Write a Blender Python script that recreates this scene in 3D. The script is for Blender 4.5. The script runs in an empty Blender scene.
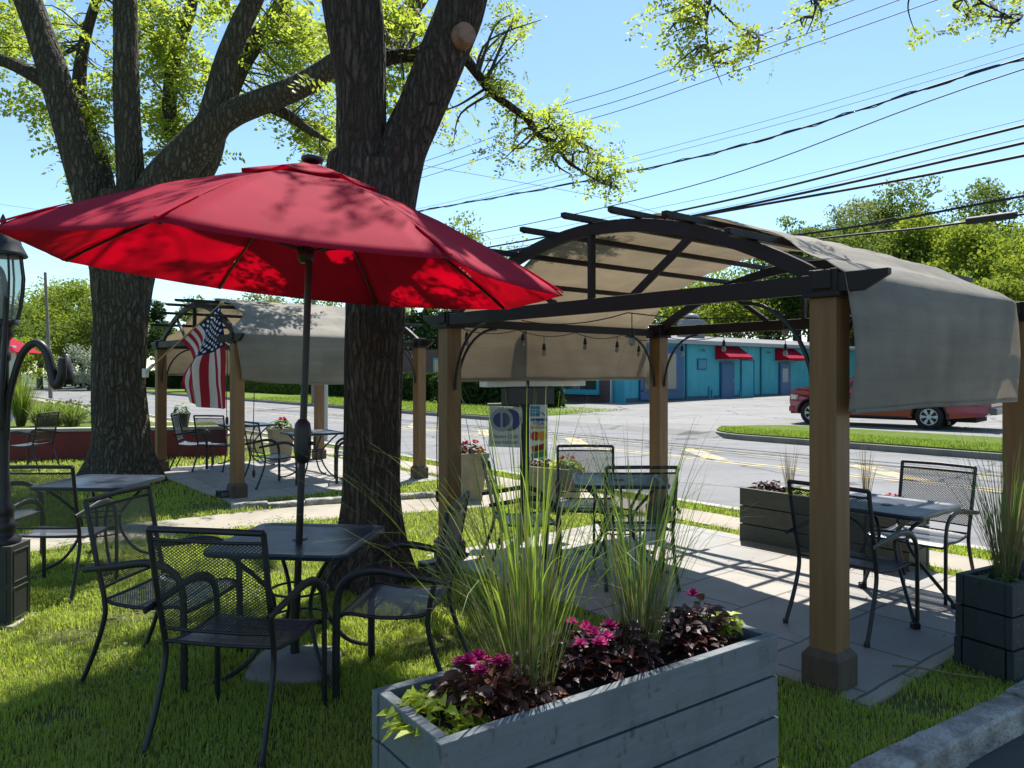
import bpy, math, random
import numpy as np
from mathutils import Vector, Matrix, noise as mnoise
R = math.radians
random.seed(11)
rng = np.random.default_rng(7)
sc = bpy.context.scene
col = sc.collection
H = 1.65

# ------------------------------------------------------------------ frames
FR0 = np.array([1.667, 3.965]); TH = 0.69
Ux, Uy = -math.sin(TH), math.cos(TH)      # along the street, away and to the left
Vx, Vy = math.cos(TH), math.sin(TH)       # towards the street
def W(u, v, z=0.0):
    return (FR0[0]+u*Ux+v*Vx, FR0[1]+u*Uy+v*Vy, z)
def uv_of(x, y):
    dx, dy = x-FR0[0], y-FR0[1]
    return dx*Ux+dy*Uy, dx*Vx+dy*Vy

# ------------------------------------------------------------------ materials
class NT:
    def __init__(s, name):
        s.m = bpy.data.materials.new(name); s.m.use_nodes = True
        s.t = s.m.node_tree; s.n = s.t.nodes; s.l = s.t.links
        s.bsdf = s.n['Principled BSDF']; s.out = s.n['Material Output']
    def new(s, typ, **kw):
        n = s.n.new(typ)
        for k, v in kw.items():
            if k in n.inputs: n.inputs[k].default_value = v
            else: setattr(n, k, v)
        return n
    def link(s, a, b): s.l.new(a, b)
    def math(s, op, a, b=None, c=None):
        n = s.n.new('ShaderNodeMath'); n.operation = op
        for i, x in enumerate((a, b, c)):
            if x is None: continue
            if isinstance(x, (int, float)): n.inputs[i].default_value = x
            else: s.l.new(x, n.inputs[i])
        return n.outputs[0]
    def mixc(s, fac, a, b, mode='MIX'):
        n = s.n.new('ShaderNodeMix'); n.data_type = 'RGBA'; n.blend_type = mode
        for i, x in ((0, fac), (6, a), (7, b)):
            if isinstance(x, (int, float)): n.inputs[i].default_value = x
            elif isinstance(x, tuple): n.inputs[i].default_value = (*x[:3], 1)
            else: s.l.new(x, n.inputs[i])
        return n.outputs[2]
    def ramp(s, fac, stops):
        n = s.n.new('ShaderNodeValToRGB'); s.l.new(fac, n.inputs[0])
        e = n.color_ramp.elements
        while len(e) < len(stops): e.new(0.5)
        for el, (p, c) in zip(e, stops):
            el.position = p
            el.color = (*c, 1) if isinstance(c, tuple) else (c, c, c, 1)
        return n.outputs[0]
    def coord(s, kind='Object', scale=(1, 1, 1), loc=(0, 0, 0)):
        tc = s.n.new('ShaderNodeTexCoord'); mp = s.n.new('ShaderNodeMapping')
        mp.inputs['Scale'].default_value = scale; mp.inputs['Location'].default_value = loc
        s.l.new(tc.outputs[kind], mp.inputs[0]); return mp.outputs[0]
    def noise(s, vec, scale, detail=4, rough=0.55, dist=0.0):
        n = s.new('ShaderNodeTexNoise'); n.inputs['Scale'].default_value = scale
        n.inputs['Detail'].default_value = detail; n.inputs['Roughness'].default_value = rough
        n.inputs['Distortion'].default_value = dist
        if vec is not None: s.l.new(vec, n.inputs['Vector'])
        return n.outputs[0]
    def bump(s, h, strength=0.3, dist=0.01):
        b = s.n.new('ShaderNodeBump'); b.inputs['Strength'].default_value = strength
        b.inputs['Distance'].default_value = dist; s.l.new(h, b.inputs['Height'])
        s.l.new(b.outputs[0], s.bsdf.inputs['Normal']); return b.outputs[0]

def pm(name, c1, c2=None, scale=6, rough=0.6, bump=0.15, bdist=0.004, stretch=(1, 1, 1), metal=0.0,
       fine=None, spec=0.5, trans=0.0, tcol=None, coat=0.0, contrast=(0.35, 0.65), coord='Object', rvar=0.0):
    """two tone noise material with bump, optional translucency"""
    t = NT(name); c2 = c2 or tuple(min(1, x*0.8) for x in c1)
    v = t.coord(coord, stretch)
    n1 = t.noise(v, scale, 5)
    f = t.ramp(n1, [(contrast[0], 0.0), (contrast[1], 1.0)])
    c = t.mixc(f, c1, c2)
    n2 = t.noise(v, fine or scale*9, 3)
    c = t.mixc(0.25, c, t.ramp(n2, [(0.3, 0.55), (0.7, 1.0)]), 'MULTIPLY')
    t.link(c, t.bsdf.inputs['Base Color'])
    t.bsdf.inputs['Roughness'].default_value = rough
    if rvar:
        t.link(t.ramp(n1, [(0.3, rough-rvar), (0.7, rough+rvar)]), t.bsdf.inputs['Roughness'])
    t.bsdf.inputs['Metallic'].default_value = metal
    t.bsdf.inputs['Specular IOR Level'].default_value = spec
    t.bsdf.inputs['Coat Weight'].default_value = coat
    if bump: t.bump(n2, bump, bdist)
    if trans:
        tr = t.new('ShaderNodeBsdfTranslucent')
        if tcol: t.link(t.mixc(f, tcol, tuple(x*0.8 for x in tcol)), tr.inputs[0])
        else: t.link(c, tr.inputs[0])
        mx = t.new('ShaderNodeMixShader'); mx.inputs[0].default_value = trans
        t.link(t.bsdf.outputs[0], mx.inputs[1]); t.link(tr.outputs[0], mx.inputs[2])
        t.link(mx.outputs[0], t.out.inputs[0])
    return t.m

def leafmat(name, c1, c2, tcol, trans=0.45, scale=1.2, rough=0.5, spec=0.4):
    t = NT(name)
    v = t.coord('Object')
    n1 = t.noise(v, scale, 3); n2 = t.noise(v, scale*14, 2)
    f = t.ramp(t.math('ADD', t.math('MULTIPLY', n1, 0.6), t.math('MULTIPLY', n2, 0.4)), [(0.38, 0.0), (0.62, 1.0)])
    t.link(t.mixc(f, c1, c2), t.bsdf.inputs['Base Color'])
    t.bsdf.inputs['Roughness'].default_value = rough
    t.bsdf.inputs['Specular IOR Level'].default_value = spec
    tr = t.new('ShaderNodeBsdfTranslucent')
    t.link(t.mixc(f, tcol, tuple(x*0.6 for x in tcol)), tr.inputs[0])
    mx = t.new('ShaderNodeMixShader'); mx.inputs[0].default_value = trans
    t.link(t.bsdf.outputs[0], mx.inputs[1]); t.link(tr.outputs[0], mx.inputs[2])
    t.link(mx.outputs[0], t.out.inputs[0])
    return t.m

def bladem(name, c1, c2, tcol, trans=0.45, scale=1.2, rough=0.5, spec=0.4):
    """ornamental grass: straw coloured sheaths at the foot, green above"""
    m = leafmat(name, c1, c2, tcol, trans, scale, rough, spec); nt = m.node_tree; n = nt.nodes; l = nt.links
    tc = n.new('ShaderNodeTexCoord'); sp = n.new('ShaderNodeSeparateXYZ'); l.new(tc.outputs['Object'], sp.inputs[0])
    nz = n.new('ShaderNodeTexNoise'); nz.inputs['Scale'].default_value = 40; l.new(tc.outputs['Object'], nz.inputs['Vector'])
    ad = n.new('ShaderNodeMath'); ad.operation = 'MULTIPLY_ADD'; l.new(nz.outputs[0], ad.inputs[0]); ad.inputs[1].default_value = -0.45; l.new(sp.outputs[2], ad.inputs[2])
    rp = n.new('ShaderNodeValToRGB'); l.new(ad.outputs[0], rp.inputs[0]); rp.color_ramp.elements[0].position = 0.0; rp.color_ramp.elements[0].color = (0.7, 0.7, 0.7, 1); rp.color_ramp.elements[1].position = 0.12; rp.color_ramp.elements[1].color = (0, 0, 0, 1)
    for node in list(n):
        if node.type in ('BSDF_PRINCIPLED', 'BSDF_TRANSLUCENT'):
            inp = node.inputs[0]; src = inp.links[0].from_socket
            mx = n.new('ShaderNodeMix'); mx.data_type = 'RGBA'; l.new(rp.outputs[0], mx.inputs[0]); l.new(src, mx.inputs[6]); mx.inputs[7].default_value = (0.115, 0.130, 0.045, 1); l.new(mx.outputs[2], inp)
    return m

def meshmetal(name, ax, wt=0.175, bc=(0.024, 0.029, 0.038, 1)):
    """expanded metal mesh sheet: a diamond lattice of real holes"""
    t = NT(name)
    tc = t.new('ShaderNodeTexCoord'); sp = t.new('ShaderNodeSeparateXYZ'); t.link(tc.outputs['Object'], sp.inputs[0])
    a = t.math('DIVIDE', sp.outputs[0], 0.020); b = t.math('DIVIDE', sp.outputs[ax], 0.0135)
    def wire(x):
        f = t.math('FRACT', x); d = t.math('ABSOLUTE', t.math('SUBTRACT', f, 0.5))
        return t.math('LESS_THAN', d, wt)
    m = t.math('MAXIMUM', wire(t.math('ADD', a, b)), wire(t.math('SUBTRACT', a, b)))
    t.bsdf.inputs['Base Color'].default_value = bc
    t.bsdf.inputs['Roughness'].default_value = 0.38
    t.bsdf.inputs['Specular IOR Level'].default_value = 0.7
    tp = t.new('ShaderNodeBsdfTransparent'); mx = t.new('ShaderNodeMixShader')
    t.link(m, mx.inputs[0]); t.link(tp.outputs[0], mx.inputs[1]); t.link(t.bsdf.outputs[0], mx.inputs[2])
    t.link(mx.outputs[0], t.out.inputs[0])
    return t.m

M = {}
M['black_metal'] = pm('black_metal', (0.011, 0.012, 0.015), (0.020, 0.021, 0.026), 9, 0.42, 0.12, 0.001, spec=0.42, rvar=0.07)
M['mesh_seat'] = meshmetal('mesh_seat', 1, 0.285, (0.050, 0.060, 0.078, 1))  # sky reflected in the seats is put into a lighter, bluer base colour
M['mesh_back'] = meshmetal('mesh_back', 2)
M['dark_frame'] = pm('dark_frame', (0.015, 0.011, 0.010), (0.026, 0.018, 0.016), 5, 0.6, 0.2, 0.002, spec=0.3, rvar=0.1)
M['post_wood'] = pm('post_wood', (0.235, 0.122, 0.045), (0.155, 0.078, 0.029), 5, 0.62, 0.3, 0.002, stretch=(4, 4, 0.35), fine=40, contrast=(0.3, 0.72))
M['skirt_wood'] = pm('skirt_wood', (0.088, 0.060, 0.036), (0.060, 0.042, 0.027), 5, 0.7, 0.25, 0.002, stretch=(3, 3, 1))
M['bulb_glass'] = pm('bulb_glass', (0.30, 0.31, 0.30), (0.24, 0.25, 0.24), 5, 0.08, 0, spec=0.9, trans=0.35, tcol=(0.6, 0.6, 0.55))

def make_canopy_mat():
    t = NT('canopy_cloth'); v = t.coord('Object')
    n1 = t.noise(v, 1.6, 6, 0.6, 0.6); n2 = t.noise(t.coord('Object', (1, 1, 6)), 3.0, 4)
    weave = t.noise(t.coord('Object', (260, 40, 260)), 1.0, 2)
    f = t.ramp(n1, [(0.36, 0.0), (0.64, 1.0)])
    c = t.mixc(f, (0.400, 0.370, 0.318), (0.262, 0.252, 0.220))
    c = t.mixc(0.35, c, t.ramp(n2, [(0.35, 0.55), (0.6, 1.0)]), 'MULTIPLY')
    c = t.mixc(0.25, c, t.ramp(weave, [(0.3, 0.6), (0.7, 1.0)]), 'MULTIPLY')
    # sewn panels: seams every 0.6 m across the bay, weathered bands along the folds
    so_ = t.new('ShaderNodeSeparateXYZ'); t.link(t.coord('Object'), so_.inputs[0])
    def line(sock, period, off, half):
        f = t.math('FRACT', t.math('ADD', t.math('DIVIDE', sock, period), off)); return t.math('LESS_THAN', t.math('ABSOLUTE', t.math('SUBTRACT', f, 0.5)), half)
    lowz = t.math('LESS_THAN', so_.outputs[2], 2.15)
    seam = t.math('MAXIMUM', t.math('MULTIPLY', 0.25, line(so_.outputs[0], 1.23, 0.12, 0.004)), t.math('MULTIPLY', lowz, t.math('MULTIPLY', 0.4, line(so_.outputs[2], 0.265, 0.40, 0.014))))
    band = t.math('MULTIPLY', lowz, t.ramp(t.noise(t.coord('Object', (0.12, 0.12, 5.2)), 1.0, 2), [(0.40, 0.0), (0.60, 1.0)]))
    c = t.mixc(t.math('MULTIPLY', band, 0.35), c, (0.20, 0.185, 0.16))
    c = t.mixc(t.math('MULTIPLY', seam, 0.45), c, (0.13, 0.115, 0.095))
    fold = t.noise(t.coord('Object', (9, 1.0, 1.2)), 1.0, 4, 0.6, 1.0)
    t.link(c, t.bsdf.inputs['Base Color']); t.bsdf.inputs['Roughness'].default_value = 0.75
    t.bump(t.math('ADD', t.math('MULTIPLY', fold, 2.2), t.math('ADD', weave, t.math('MULTIPLY', n2, 1.5))), 0.4, 0.006)
    tr = t.new('ShaderNodeBsdfTranslucent'); t.link(t.mixc(0.45, c, (0.95, 0.82, 0.64)), tr.inputs[0])
    mx = t.new('ShaderNodeMixShader'); mx.inputs[0].default_value = 0.46
    t.link(t.bsdf.outputs[0], mx.inputs[1]); t.link(tr.outputs[0], mx.inputs[2]); t.link(mx.outputs[0], t.out.inputs[0])
    return t.m
M['canopy'] = make_canopy_mat()
M['red_cloth'] = pm('red_cloth', (0.54, 0.022, 0.070), (0.46, 0.018, 0.058), 2.5, 0.8, 0.2, 0.002, fine=220, spec=0.25, trans=0.55, tcol=(0.80, 0.005, 0.125))
M['planter_grey'] = None
def make_plank_mat(name, c1, c2, stain):
    """painted rough timber: grain streaks, knots bleeding through, scuffs and soil splashes"""
    t = NT(name); v = t.coord('Object', (0.9, 8, 8))
    g = t.noise(v, 5, 7, 0.7, 0.6); b = t.noise(t.coord('Object', (1.6, 1.6, 1.0)), 3.2, 6, 0.7)
    sp_ = t.noise(t.coord('Object', (3.0, 3.0, 1.3)), 6, 4, 0.75)
    vo = t.new('ShaderNodeTexVoronoi'); vo.inputs['Scale'].default_value = 3.3; t.link(t.coord('Object', (1.0, 2.0, 2.0)), vo.inputs['Vector'])
    knot = t.ramp(vo.outputs['Distance'], [(0.03, 1.0), (0.075, 0.0)])
    c = t.mixc(t.ramp(g, [(0.32, 0.0), (0.70, 1.0)]), c1, c2)
    c = t.mixc(t.ramp(b, [(0.50, 0.0), (0.72, 0.55)]), c, tuple(x*0.60 for x in c2))
    c = t.mixc(t.ramp(sp_, [(0.59, 0.0), (0.68, 0.75)]), c, stain)
    c = t.mixc(t.math('MULTIPLY', knot, 0.6), c, stain)
    c = t.mixc(t.ramp(t.noise(t.coord('Object', (6, 30, 30)), 3, 3, 0.8), [(0.70, 0.0), (0.76, 0.5)]), c, tuple(min(1, x*1.9) for x in c1))
    t.link(c, t.bsdf.inputs['Base Color']); t.bsdf.inputs['Roughness'].default_value = 0.68; t.bsdf.inputs['Specular IOR Level'].default_value = 0.35
    t.bump(t.math('ADD', g, t.math('MULTIPLY', knot, -0.5)), 0.35, 0.004)
    return t.m
M['plank_grey'] = make_plank_mat('plank_grey', (0.150, 0.172, 0.180), (0.110, 0.130, 0.138), (0.062, 0.047, 0.036))
M['plank_dark'] = make_plank_mat('plank_dark', (0.027, 0.036, 0.037), (0.019, 0.026, 0.027), (0.05, 0.045, 0.04))
M['plank_olive'] = make_plank_mat('plank_olive', (0.100, 0.105, 0.080), (0.070, 0.075, 0.058), (0.06, 0.055, 0.04))
M['soil'] = pm('soil', (0.030, 0.020, 0.013), (0.055, 0.036, 0.022), 22, 0.95, 0.9, 0.02, fine=90)
def make_bark(name, c1, c2, c3, sx=7.0):
    """furrowed bark: long wavy plates split by dark fissures, lichen patches"""
    t = NT(name)
    w = t.new('ShaderNodeTexNoise'); w.inputs['Scale'].default_value = 3.0; w.inputs['Detail'].default_value = 4; t.link(t.coord('Object', (1, 1, 0.8)), w.inputs['Vector'])
    wv = t.new('ShaderNodeVectorMath'); wv.operation = 'SCALE'; wv.inputs['Scale'].default_value = 2.6; t.link(w.outputs['Color'], wv.inputs[0])
    def warped(scale):
        ad = t.new('ShaderNodeVectorMath'); ad.operation = 'ADD'; t.link(t.coord('Object', scale), ad.inputs[0]); t.link(wv.outputs[0], ad.inputs[1]); return ad.outputs[0]
    def cells(scale, s):
        vo = t.new('ShaderNodeTexVoronoi'); vo.feature = 'DISTANCE_TO_EDGE'; vo.inputs['Scale'].default_value = s; vo.inputs['Randomness'].default_value = 1.0
        t.link(warped(scale), vo.inputs['Vector']); return vo.outputs['Distance']
    f1 = t.ramp(cells((sx*3.2, sx*3.2, 3.2), 1.0), [(0.02, 0.0), (0.30, 1.0)])
    f2 = t.ramp(cells((sx*6.5, sx*6.5, 11.0), 1.0), [(0.0, 0.0), (0.35, 1.0)])
    fine = t.noise(t.coord('Object', (30, 30, 12)), 2.0, 6, 0.8)
    big = t.noise(t.coord('Object', (1, 1, 0.7)), 3.1, 5, 0.7)
    c = t.mixc(t.ramp(fine, [(0.3, 0.0), (0.7, 1.0)]), c2, c1)
    c = t.mixc(t.math('MULTIPLY', t.ramp(big, [(0.54, 0.0), (0.66, 0.65)]), f1), c, c3)
    c = t.mixc(0.80, c, t.ramp(f1, [(0.0, 0.30), (1.0, 1.0)]), 'MULTIPLY')
    c = t.mixc(0.35, c, t.ramp(f2, [(0.0, 0.35), (1.0, 1.0)]), 'MULTIPLY')
    t.link(c, t.bsdf.inputs['Base Color']); t.bsdf.inputs['Roughness'].default_value = 0.92
    t.bsdf.inputs['Specular IOR Level'].default_value = 0.2
    t.bump(t.math('ADD', t.math('MULTIPLY', f1, 1.2), t.math('ADD', t.math('MULTIPLY', f2, 0.4), t.math('MULTIPLY', fine, 0.4))), 1.0, 0.045)
    return t.m
M['bark_brown'] = make_bark('bark_brown', (0.190, 0.150, 0.122), (0.112, 0.086, 0.070), (0.30, 0.28, 0.24))
M['bark_grey'] = make_bark('bark_grey', (0.215, 0.185, 0.135), (0.120, 0.100, 0.073), (0.27, 0.27, 0.195), 5.0)
M['bark_far'] = pm('bark_far', (0.10, 0.085, 0.065), (0.06, 0.05, 0.04), 3, 0.9, 0.3)
def make_cut():
    t = NT('cut_wood'); v = t.coord('Object'); w = t.new('ShaderNodeTexWave'); w.wave_type = 'RINGS'; w.rings_direction = 'SPHERICAL'; w.inputs['Scale'].default_value = 22; w.inputs['Distortion'].default_value = 1.5; t.link(t.coord('Generated', (1, 1, 1), (-0.5, -0.5, -0.5)), w.inputs['Vector'])
    c = t.mixc(w.outputs[0], (0.30, 0.185, 0.115), (0.20, 0.115, 0.075)); c = t.mixc(t.ramp(t.noise(v, 14, 4, 0.7), [(0.4, 0.0), (0.65, 0.6)]), c, (0.10, 0.055, 0.04))
    t.link(c, t.bsdf.inputs['Base Color']); t.bsdf.inputs['Roughness'].default_value = 0.85; return t.m
M['cut_wood'] = make_cut()
M['leaf_locust'] = leafmat('leaf_locust', (0.110, 0.180, 0.024), (0.230, 0.285, 0.036), (0.52, 0.63, 0.070), 0.58, 0.9)
M['leaf_lime'] = leafmat('leaf_lime', (0.36, 0.43, 0.03), (0.46, 0.52, 0.05), (0.75, 0.85, 0.06), 0.42, 6)
M['leaf_dark'] = leafmat('leaf_dark', (0.022, 0.012, 0.020), (0.075, 0.030, 0.022), (0.16, 0.03, 0.03), 0.2, 9, 0.45, 0.35)
M['leaf_bronze'] = leafmat('leaf_bronze', (0.11, 0.045, 0.020), (0.05, 0.018, 0.018), (0.3, 0.08, 0.03), 0.25, 9, 0.35, 0.5)
M['leaf_green'] = leafmat('leaf_green', (0.05, 0.10, 0.025), (0.09, 0.15, 0.03), (0.2, 0.34, 0.04), 0.35, 8)
M['petal_magenta'] = leafmat('petal_magenta', (0.55, 0.012, 0.20), (0.42, 0.01, 0.16), (0.7, 0.02, 0.25), 0.3, 10, 0.6)
M['petal_red'] = leafmat('petal_red', (0.5, 0.03, 0.06), (0.42, 0.03, 0.10), (0.6, 0.03, 0.1), 0.3, 10, 0.6)
M['petal_white'] = leafmat('petal_white', (0.72, 0.74, 0.66), (0.55, 0.6, 0.48), (0.7, 0.75, 0.6), 0.3, 3, 0.7)
M['blade_green'] = bladem('blade_green', (0.10, 0.17, 0.030), (0.19, 0.26, 0.045), (0.30, 0.42, 0.05), 0.42, 5, 0.4)
M['blade_deep'] = bladem('blade_deep', (0.060, 0.115, 0.030), (0.115, 0.17, 0.045), (0.20, 0.32, 0.05), 0.38, 5, 0.4)
M['blade_straw'] = leafmat('blade_straw', (0.26, 0.20, 0.10), (0.18, 0.15, 0.07), (0.3, 0.24, 0.1), 0.3, 6, 0.6)
M['lawn_blade'] = leafmat('lawn_blade', (0.190, 0.285, 0.040), (0.370, 0.420, 0.090), (0.62, 0.76, 0.09), 0.48, 0.8, 0.5, 0.3)
FAR = {}
for k, (a, b, c) in {'bright': ((0.120, 0.185, 0.026), (0.200, 0.250, 0.036), (0.42, 0.52, 0.05)),
                     'mid': ((0.070, 0.120, 0.026), (0.115, 0.165, 0.034), (0.25, 0.34, 0.05)),
                     'dark': ((0.022, 0.046, 0.017), (0.040, 0.072, 0.022), (0.06, 0.11, 0.02)),
                     'pale': ((0.150, 0.190, 0.075), (0.220, 0.250, 0.100), (0.36, 0.42, 0.13)),
                     'blossom': ((0.48, 0.52, 0.42), (0.20, 0.28, 0.13), (0.4, 0.45, 0.3))}.items():
    FAR[k] = leafmat('leaf_far_'+k, a, b, c, 0.38, 0.35, 0.75, 0.08)

# ------------------------------------------------------------------ mesh builder
class MB:
    def __init__(s): s.v = []; s.f = []; s.sm = []
    def add(s, vs, fs, smooth=False):
        o = len(s.v); s.v += [tuple(map(float, p)) for p in vs]
        s.f += [tuple(i+o for i in f) for f in fs]; s.sm += [smooth]*len(fs); return s
    def box(s, c, size, rz=0.0, m=None):
        x, y, z = (d/2 for d in size)
        vs = [(-x, -y, -z), (x, -y, -z), (x, y, -z), (-x, y, -z), (-x, -y, z), (x, -y, z), (x, y, z), (-x, y, z)]
        if m is None:
            ca, sa = math.cos(rz), math.sin(rz)
            vs = [(a*ca-b*sa+c[0], a*sa+b*ca+c[1], d+c[2]) for a, b, d in vs]
        else: vs = [tuple(m @ Vector(q)+Vector(c)) for q in vs]
        return s.add(vs, [(0, 3, 2, 1), (4, 5, 6, 7), (0, 1, 5, 4), (1, 2, 6, 5), (2, 3, 7, 6), (3, 0, 4, 7)])
    def bar(s, p0, p1, w, h, up=(0, 0, 1)):
        p0, p1 = Vector(p0), Vector(p1); d = (p1-p0).normalized(); up = Vector(up)
        if abs(d.dot(up)) > 0.98: up = Vector((0, 1, 0))
        r = d.cross(up).normalized(); q = r.cross(d).normalized()
        vs = []
        for p in (p0, p1):
            for a, b in ((-1, -1), (1, -1), (1, 1), (-1, 1)): vs.append(tuple(p+r*a*w/2+q*b*h/2))
        return s.add(vs, [(0, 1, 2, 3), (7, 6, 5, 4), (0, 4, 5, 1), (1, 5, 6, 2), (2, 6, 7, 3), (3, 7, 4, 0)])
    def tube(s, path, r, n=8, smooth=True, flat=1.0, up=(0, 0, 1), caps=True):
        P = [Vector(p) for p in path]; k = len(P)
        rr = [r]*k if isinstance(r, (int, float)) else list(r)
        vs = []; fs = []; prev = None
        for i, p in enumerate(P):
            t = (P[min(i+1, k-1)]-P[max(i-1, 0)]).normalized()
            if prev is None:
                u = Vector(up)
                if abs(t.dot(u)) > 0.95: u = Vector((1, 0, 0))
                a = t.cross(u).normalized()
            else: a = (prev-t*prev.dot(t)).normalized()
            prev = a; b = t.cross(a)
            for j in range(n):
                th = 2*math.pi*j/n
                vs.append(tuple(p+a*rr[i]*math.cos(th)+b*rr[i]*flat*math.sin(th)))
        for i in range(k-1):
            for j in range(n):
                fs.append((i*n+j, i*n+(j+1) % n, (i+1)*n+(j+1) % n, (i+1)*n+j))
        s.add(vs, fs, smooth)
        if caps:
            s.add(vs[:n], [tuple(range(n))[::-1]]); s.add(vs[-n:], [tuple(range(n))])
        return s
    def lathe(s, prof, c=(0, 0, 0), n=20, smooth=True, ang0=0.0):
        vs = []; fs = []
        for r, z in prof:
            for j in range(n):
                th = 2*math.pi*j/n+ang0; vs.append((c[0]+r*math.cos(th), c[1]+r*math.sin(th), c[2]+z))
        for i in range(len(prof)-1):
            for j in range(n): fs.append((i*n+j, i*n+(j+1) % n, (i+1)*n+(j+1) % n, (i+1)*n+j))
        s.add(vs, fs, smooth)
        if prof[0][0] > 1e-4: s.add(vs[:n], [tuple(range(n))[::-1]])
        if prof[-1][0] > 1e-4: s.add(vs[-n:], [tuple(range(n))])
        return s
    def prism(s, poly, a, b):
        """poly: list of 3D points, extruded by vector from a to b offsets"""
        n = len(poly); a, b = Vector(a), Vector(b)
        vs = [tuple(Vector(p)+a) for p in poly]+[tuple(Vector(p)+b) for p in poly]
        fs = [tuple(range(n))[::-1], tuple(range(n, 2*n))]+[(i, (i+1) % n, n+(i+1) % n, n+i) for i in range(n)]
        return s.add(vs, fs)
    def grid(s, fn, nu, nv, smooth=True):
        vs = [fn(i/nu, j/nv) for j in range(nv+1) for i in range(nu+1)]
        fs = [(j*(nu+1)+i, j*(nu+1)+i+1, (j+1)*(nu+1)+i+1, (j+1)*(nu+1)+i) for j in range(nv) for i in range(nu)]
        return s.add(vs, fs, smooth)
    def build(s, name, mat, parent=None, bevel=0.0, solid=0.0, segs=2, subsurf=0):
        me = bpy.data.meshes.new(name); me.from_pydata(s.v, [], s.f)
        me.polygons.foreach_set('use_smooth', s.sm)
        me.materials.append(mat if not isinstance(mat, str) else M[mat]); me.update()
        o = bpy.data.objects.new(name, me); col.objects.link(o)
        if parent is not None: o.parent = parent
        if subsurf:
            m = o.modifiers.new('sub', 'SUBSURF'); m.levels = subsurf; m.render_levels = subsurf
        if solid:
            m = o.modifiers.new('solid', 'SOLIDIFY'); m.thickness = solid
        if bevel:
            m = o.modifiers.new('bevel', 'BEVEL'); m.width = bevel; m.segments = segs; m.limit_method = 'ANGLE'; m.angle_limit = R(40)
        return o

def np_mesh(name, V, F, mat, parent=None, smooth=False):
    """fast mesh from numpy arrays (all faces the same size)"""
    V = np.asarray(V, np.float32); F = np.asarray(F, np.int32)
    me = bpy.data.meshes.new(name); k = F.shape[1]
    me.vertices.add(len(V)); me.vertices.foreach_set('co', V.ravel())
    me.loops.add(F.size); me.loops.foreach_set('vertex_index', F.ravel())
    me.polygons.add(len(F)); me.polygons.foreach_set('loop_start', np.arange(0, F.size, k, dtype=np.int32))
    me.polygons.foreach_set('use_smooth', np.full(len(F), smooth, bool))
    me.materials.append(mat if not isinstance(mat, str) else M[mat]); me.update(calc_edges=True)
    o = bpy.data.objects.new(name, me); col.objects.link(o)
    if parent is not None: o.parent = parent
    return o

def tag(o, label=None, cat=None, group=None, kind=None):
    if label: o['label'] = label
    if cat: o['category'] = cat
    if group: o['group'] = group
    if kind: o['kind'] = kind
    return o
def empty(name, loc, rz=0.0, label=None, cat=None, group=None):
    e = bpy.data.objects.new(name, None); col.objects.link(e); e.empty_display_size = 0.2
    e.location = loc; e.rotation_euler = (0, 0, rz); return tag(e, label, cat, group)
KIDS = {}
def kids(o): return [c for c in bpy.data.objects if c.parent == o]
def dup(root, loc, rz, label, group=None):
    r = root.copy(); col.objects.link(r); r.location = loc; r.rotation_euler = (0, 0, rz)
    r['label'] = label
    if group: r['group'] = group
    for ch in kids(root):
        c = ch.copy(); col.objects.link(c); c.parent = r
        for g in kids(ch):
            d = g.copy(); col.objects.link(d); d.parent = c
    return r
def smooth_path(pts, k=6):
    """Catmull-Rom through the points"""
    P = [Vector(p) for p in pts]; out = []
    for i in range(len(P)-1):
        a, b, c, d = P[max(i-1, 0)], P[i], P[i+1], P[min(i+2, len(P)-1)]
        for j in range(k):
            t = j/k
            out.append(0.5*((2*b)+(c-a)*t+(2*a-5*b+4*c-d)*t*t+(3*b-a-3*c+d)*t**3))
    out.append(P[-1]); return out
def interp(vals, k):
    out = []
    for i in range(len(vals)-1): out += [vals[i]+(vals[i+1]-vals[i])*j/k for j in range(k)]
    return out+[vals[-1]]
def text_mb(body, size, m):
    """lettering as mesh data, transformed by matrix m (text plane XY)"""
    cu = bpy.data.curves.new('lettering_source', 'FONT'); cu.body = body; cu.size = size; cu.align_x = 'CENTER'; cu.align_y = 'CENTER'
    cu.extrude = 0.0015
    o = bpy.data.objects.new('lettering_source', cu); col.objects.link(o)
    dg = bpy.context.evaluated_depsgraph_get(); dg.update()
    me = bpy.data.meshes.new_from_object(o.evaluated_get(dg))
    mb = MB(); mb.add([tuple(m @ v.co) for v in me.vertices], [tuple(p.vertices) for p in me.polygons])
    bpy.data.objects.remove(o); bpy.data.curves.remove(cu); bpy.data.meshes.remove(me)
    return mb
def flat(name, c, rough=0.6, spec=0.4):
    if name not in M: M[name] = pm(name, c, tuple(x*0.88 for x in c), 8, rough, 0.08, 0.001, spec=spec)
    return M[name]

# ================================================================== SETTING
def gz(v):
    """height of the far side of the street"""
    if v < 13.2: return -0.085
    return 0.045 + 0.0115*(v-13.6)

# base ground, one sheet to the horizon
def make_ground():
    us = [-900, -300, -100, -40, -10, 10, 30, 60, 100, 180, 400, 1200]
    vs = [-900, -200, -60, -20, 3.9, 13.2, 13.6, 20, 40, 80, 200, 500, 1200]
    V = []; F = []
    for v in vs:
        for u in us:
            z = -0.16 if v < 13.4 else gz(min(v, 90))-0.05
            V.append(W(u, v, z))
    n = len(us)
    for j in range(len(vs)-1):
        for i in range(n-1): F.append((j*n+i, j*n+i+1, (j+1)*n+i+1, (j+1)*n+i))
    V = np.array(V); F = np.array(F)[:, ::-1]
    return np_mesh('ground', V, F, pm('far_ground', (0.055, 0.085, 0.026), (0.080, 0.085, 0.040), 0.15, 0.95, 0.2, fine=3))
tag(make_ground(), kind='structure')

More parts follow.
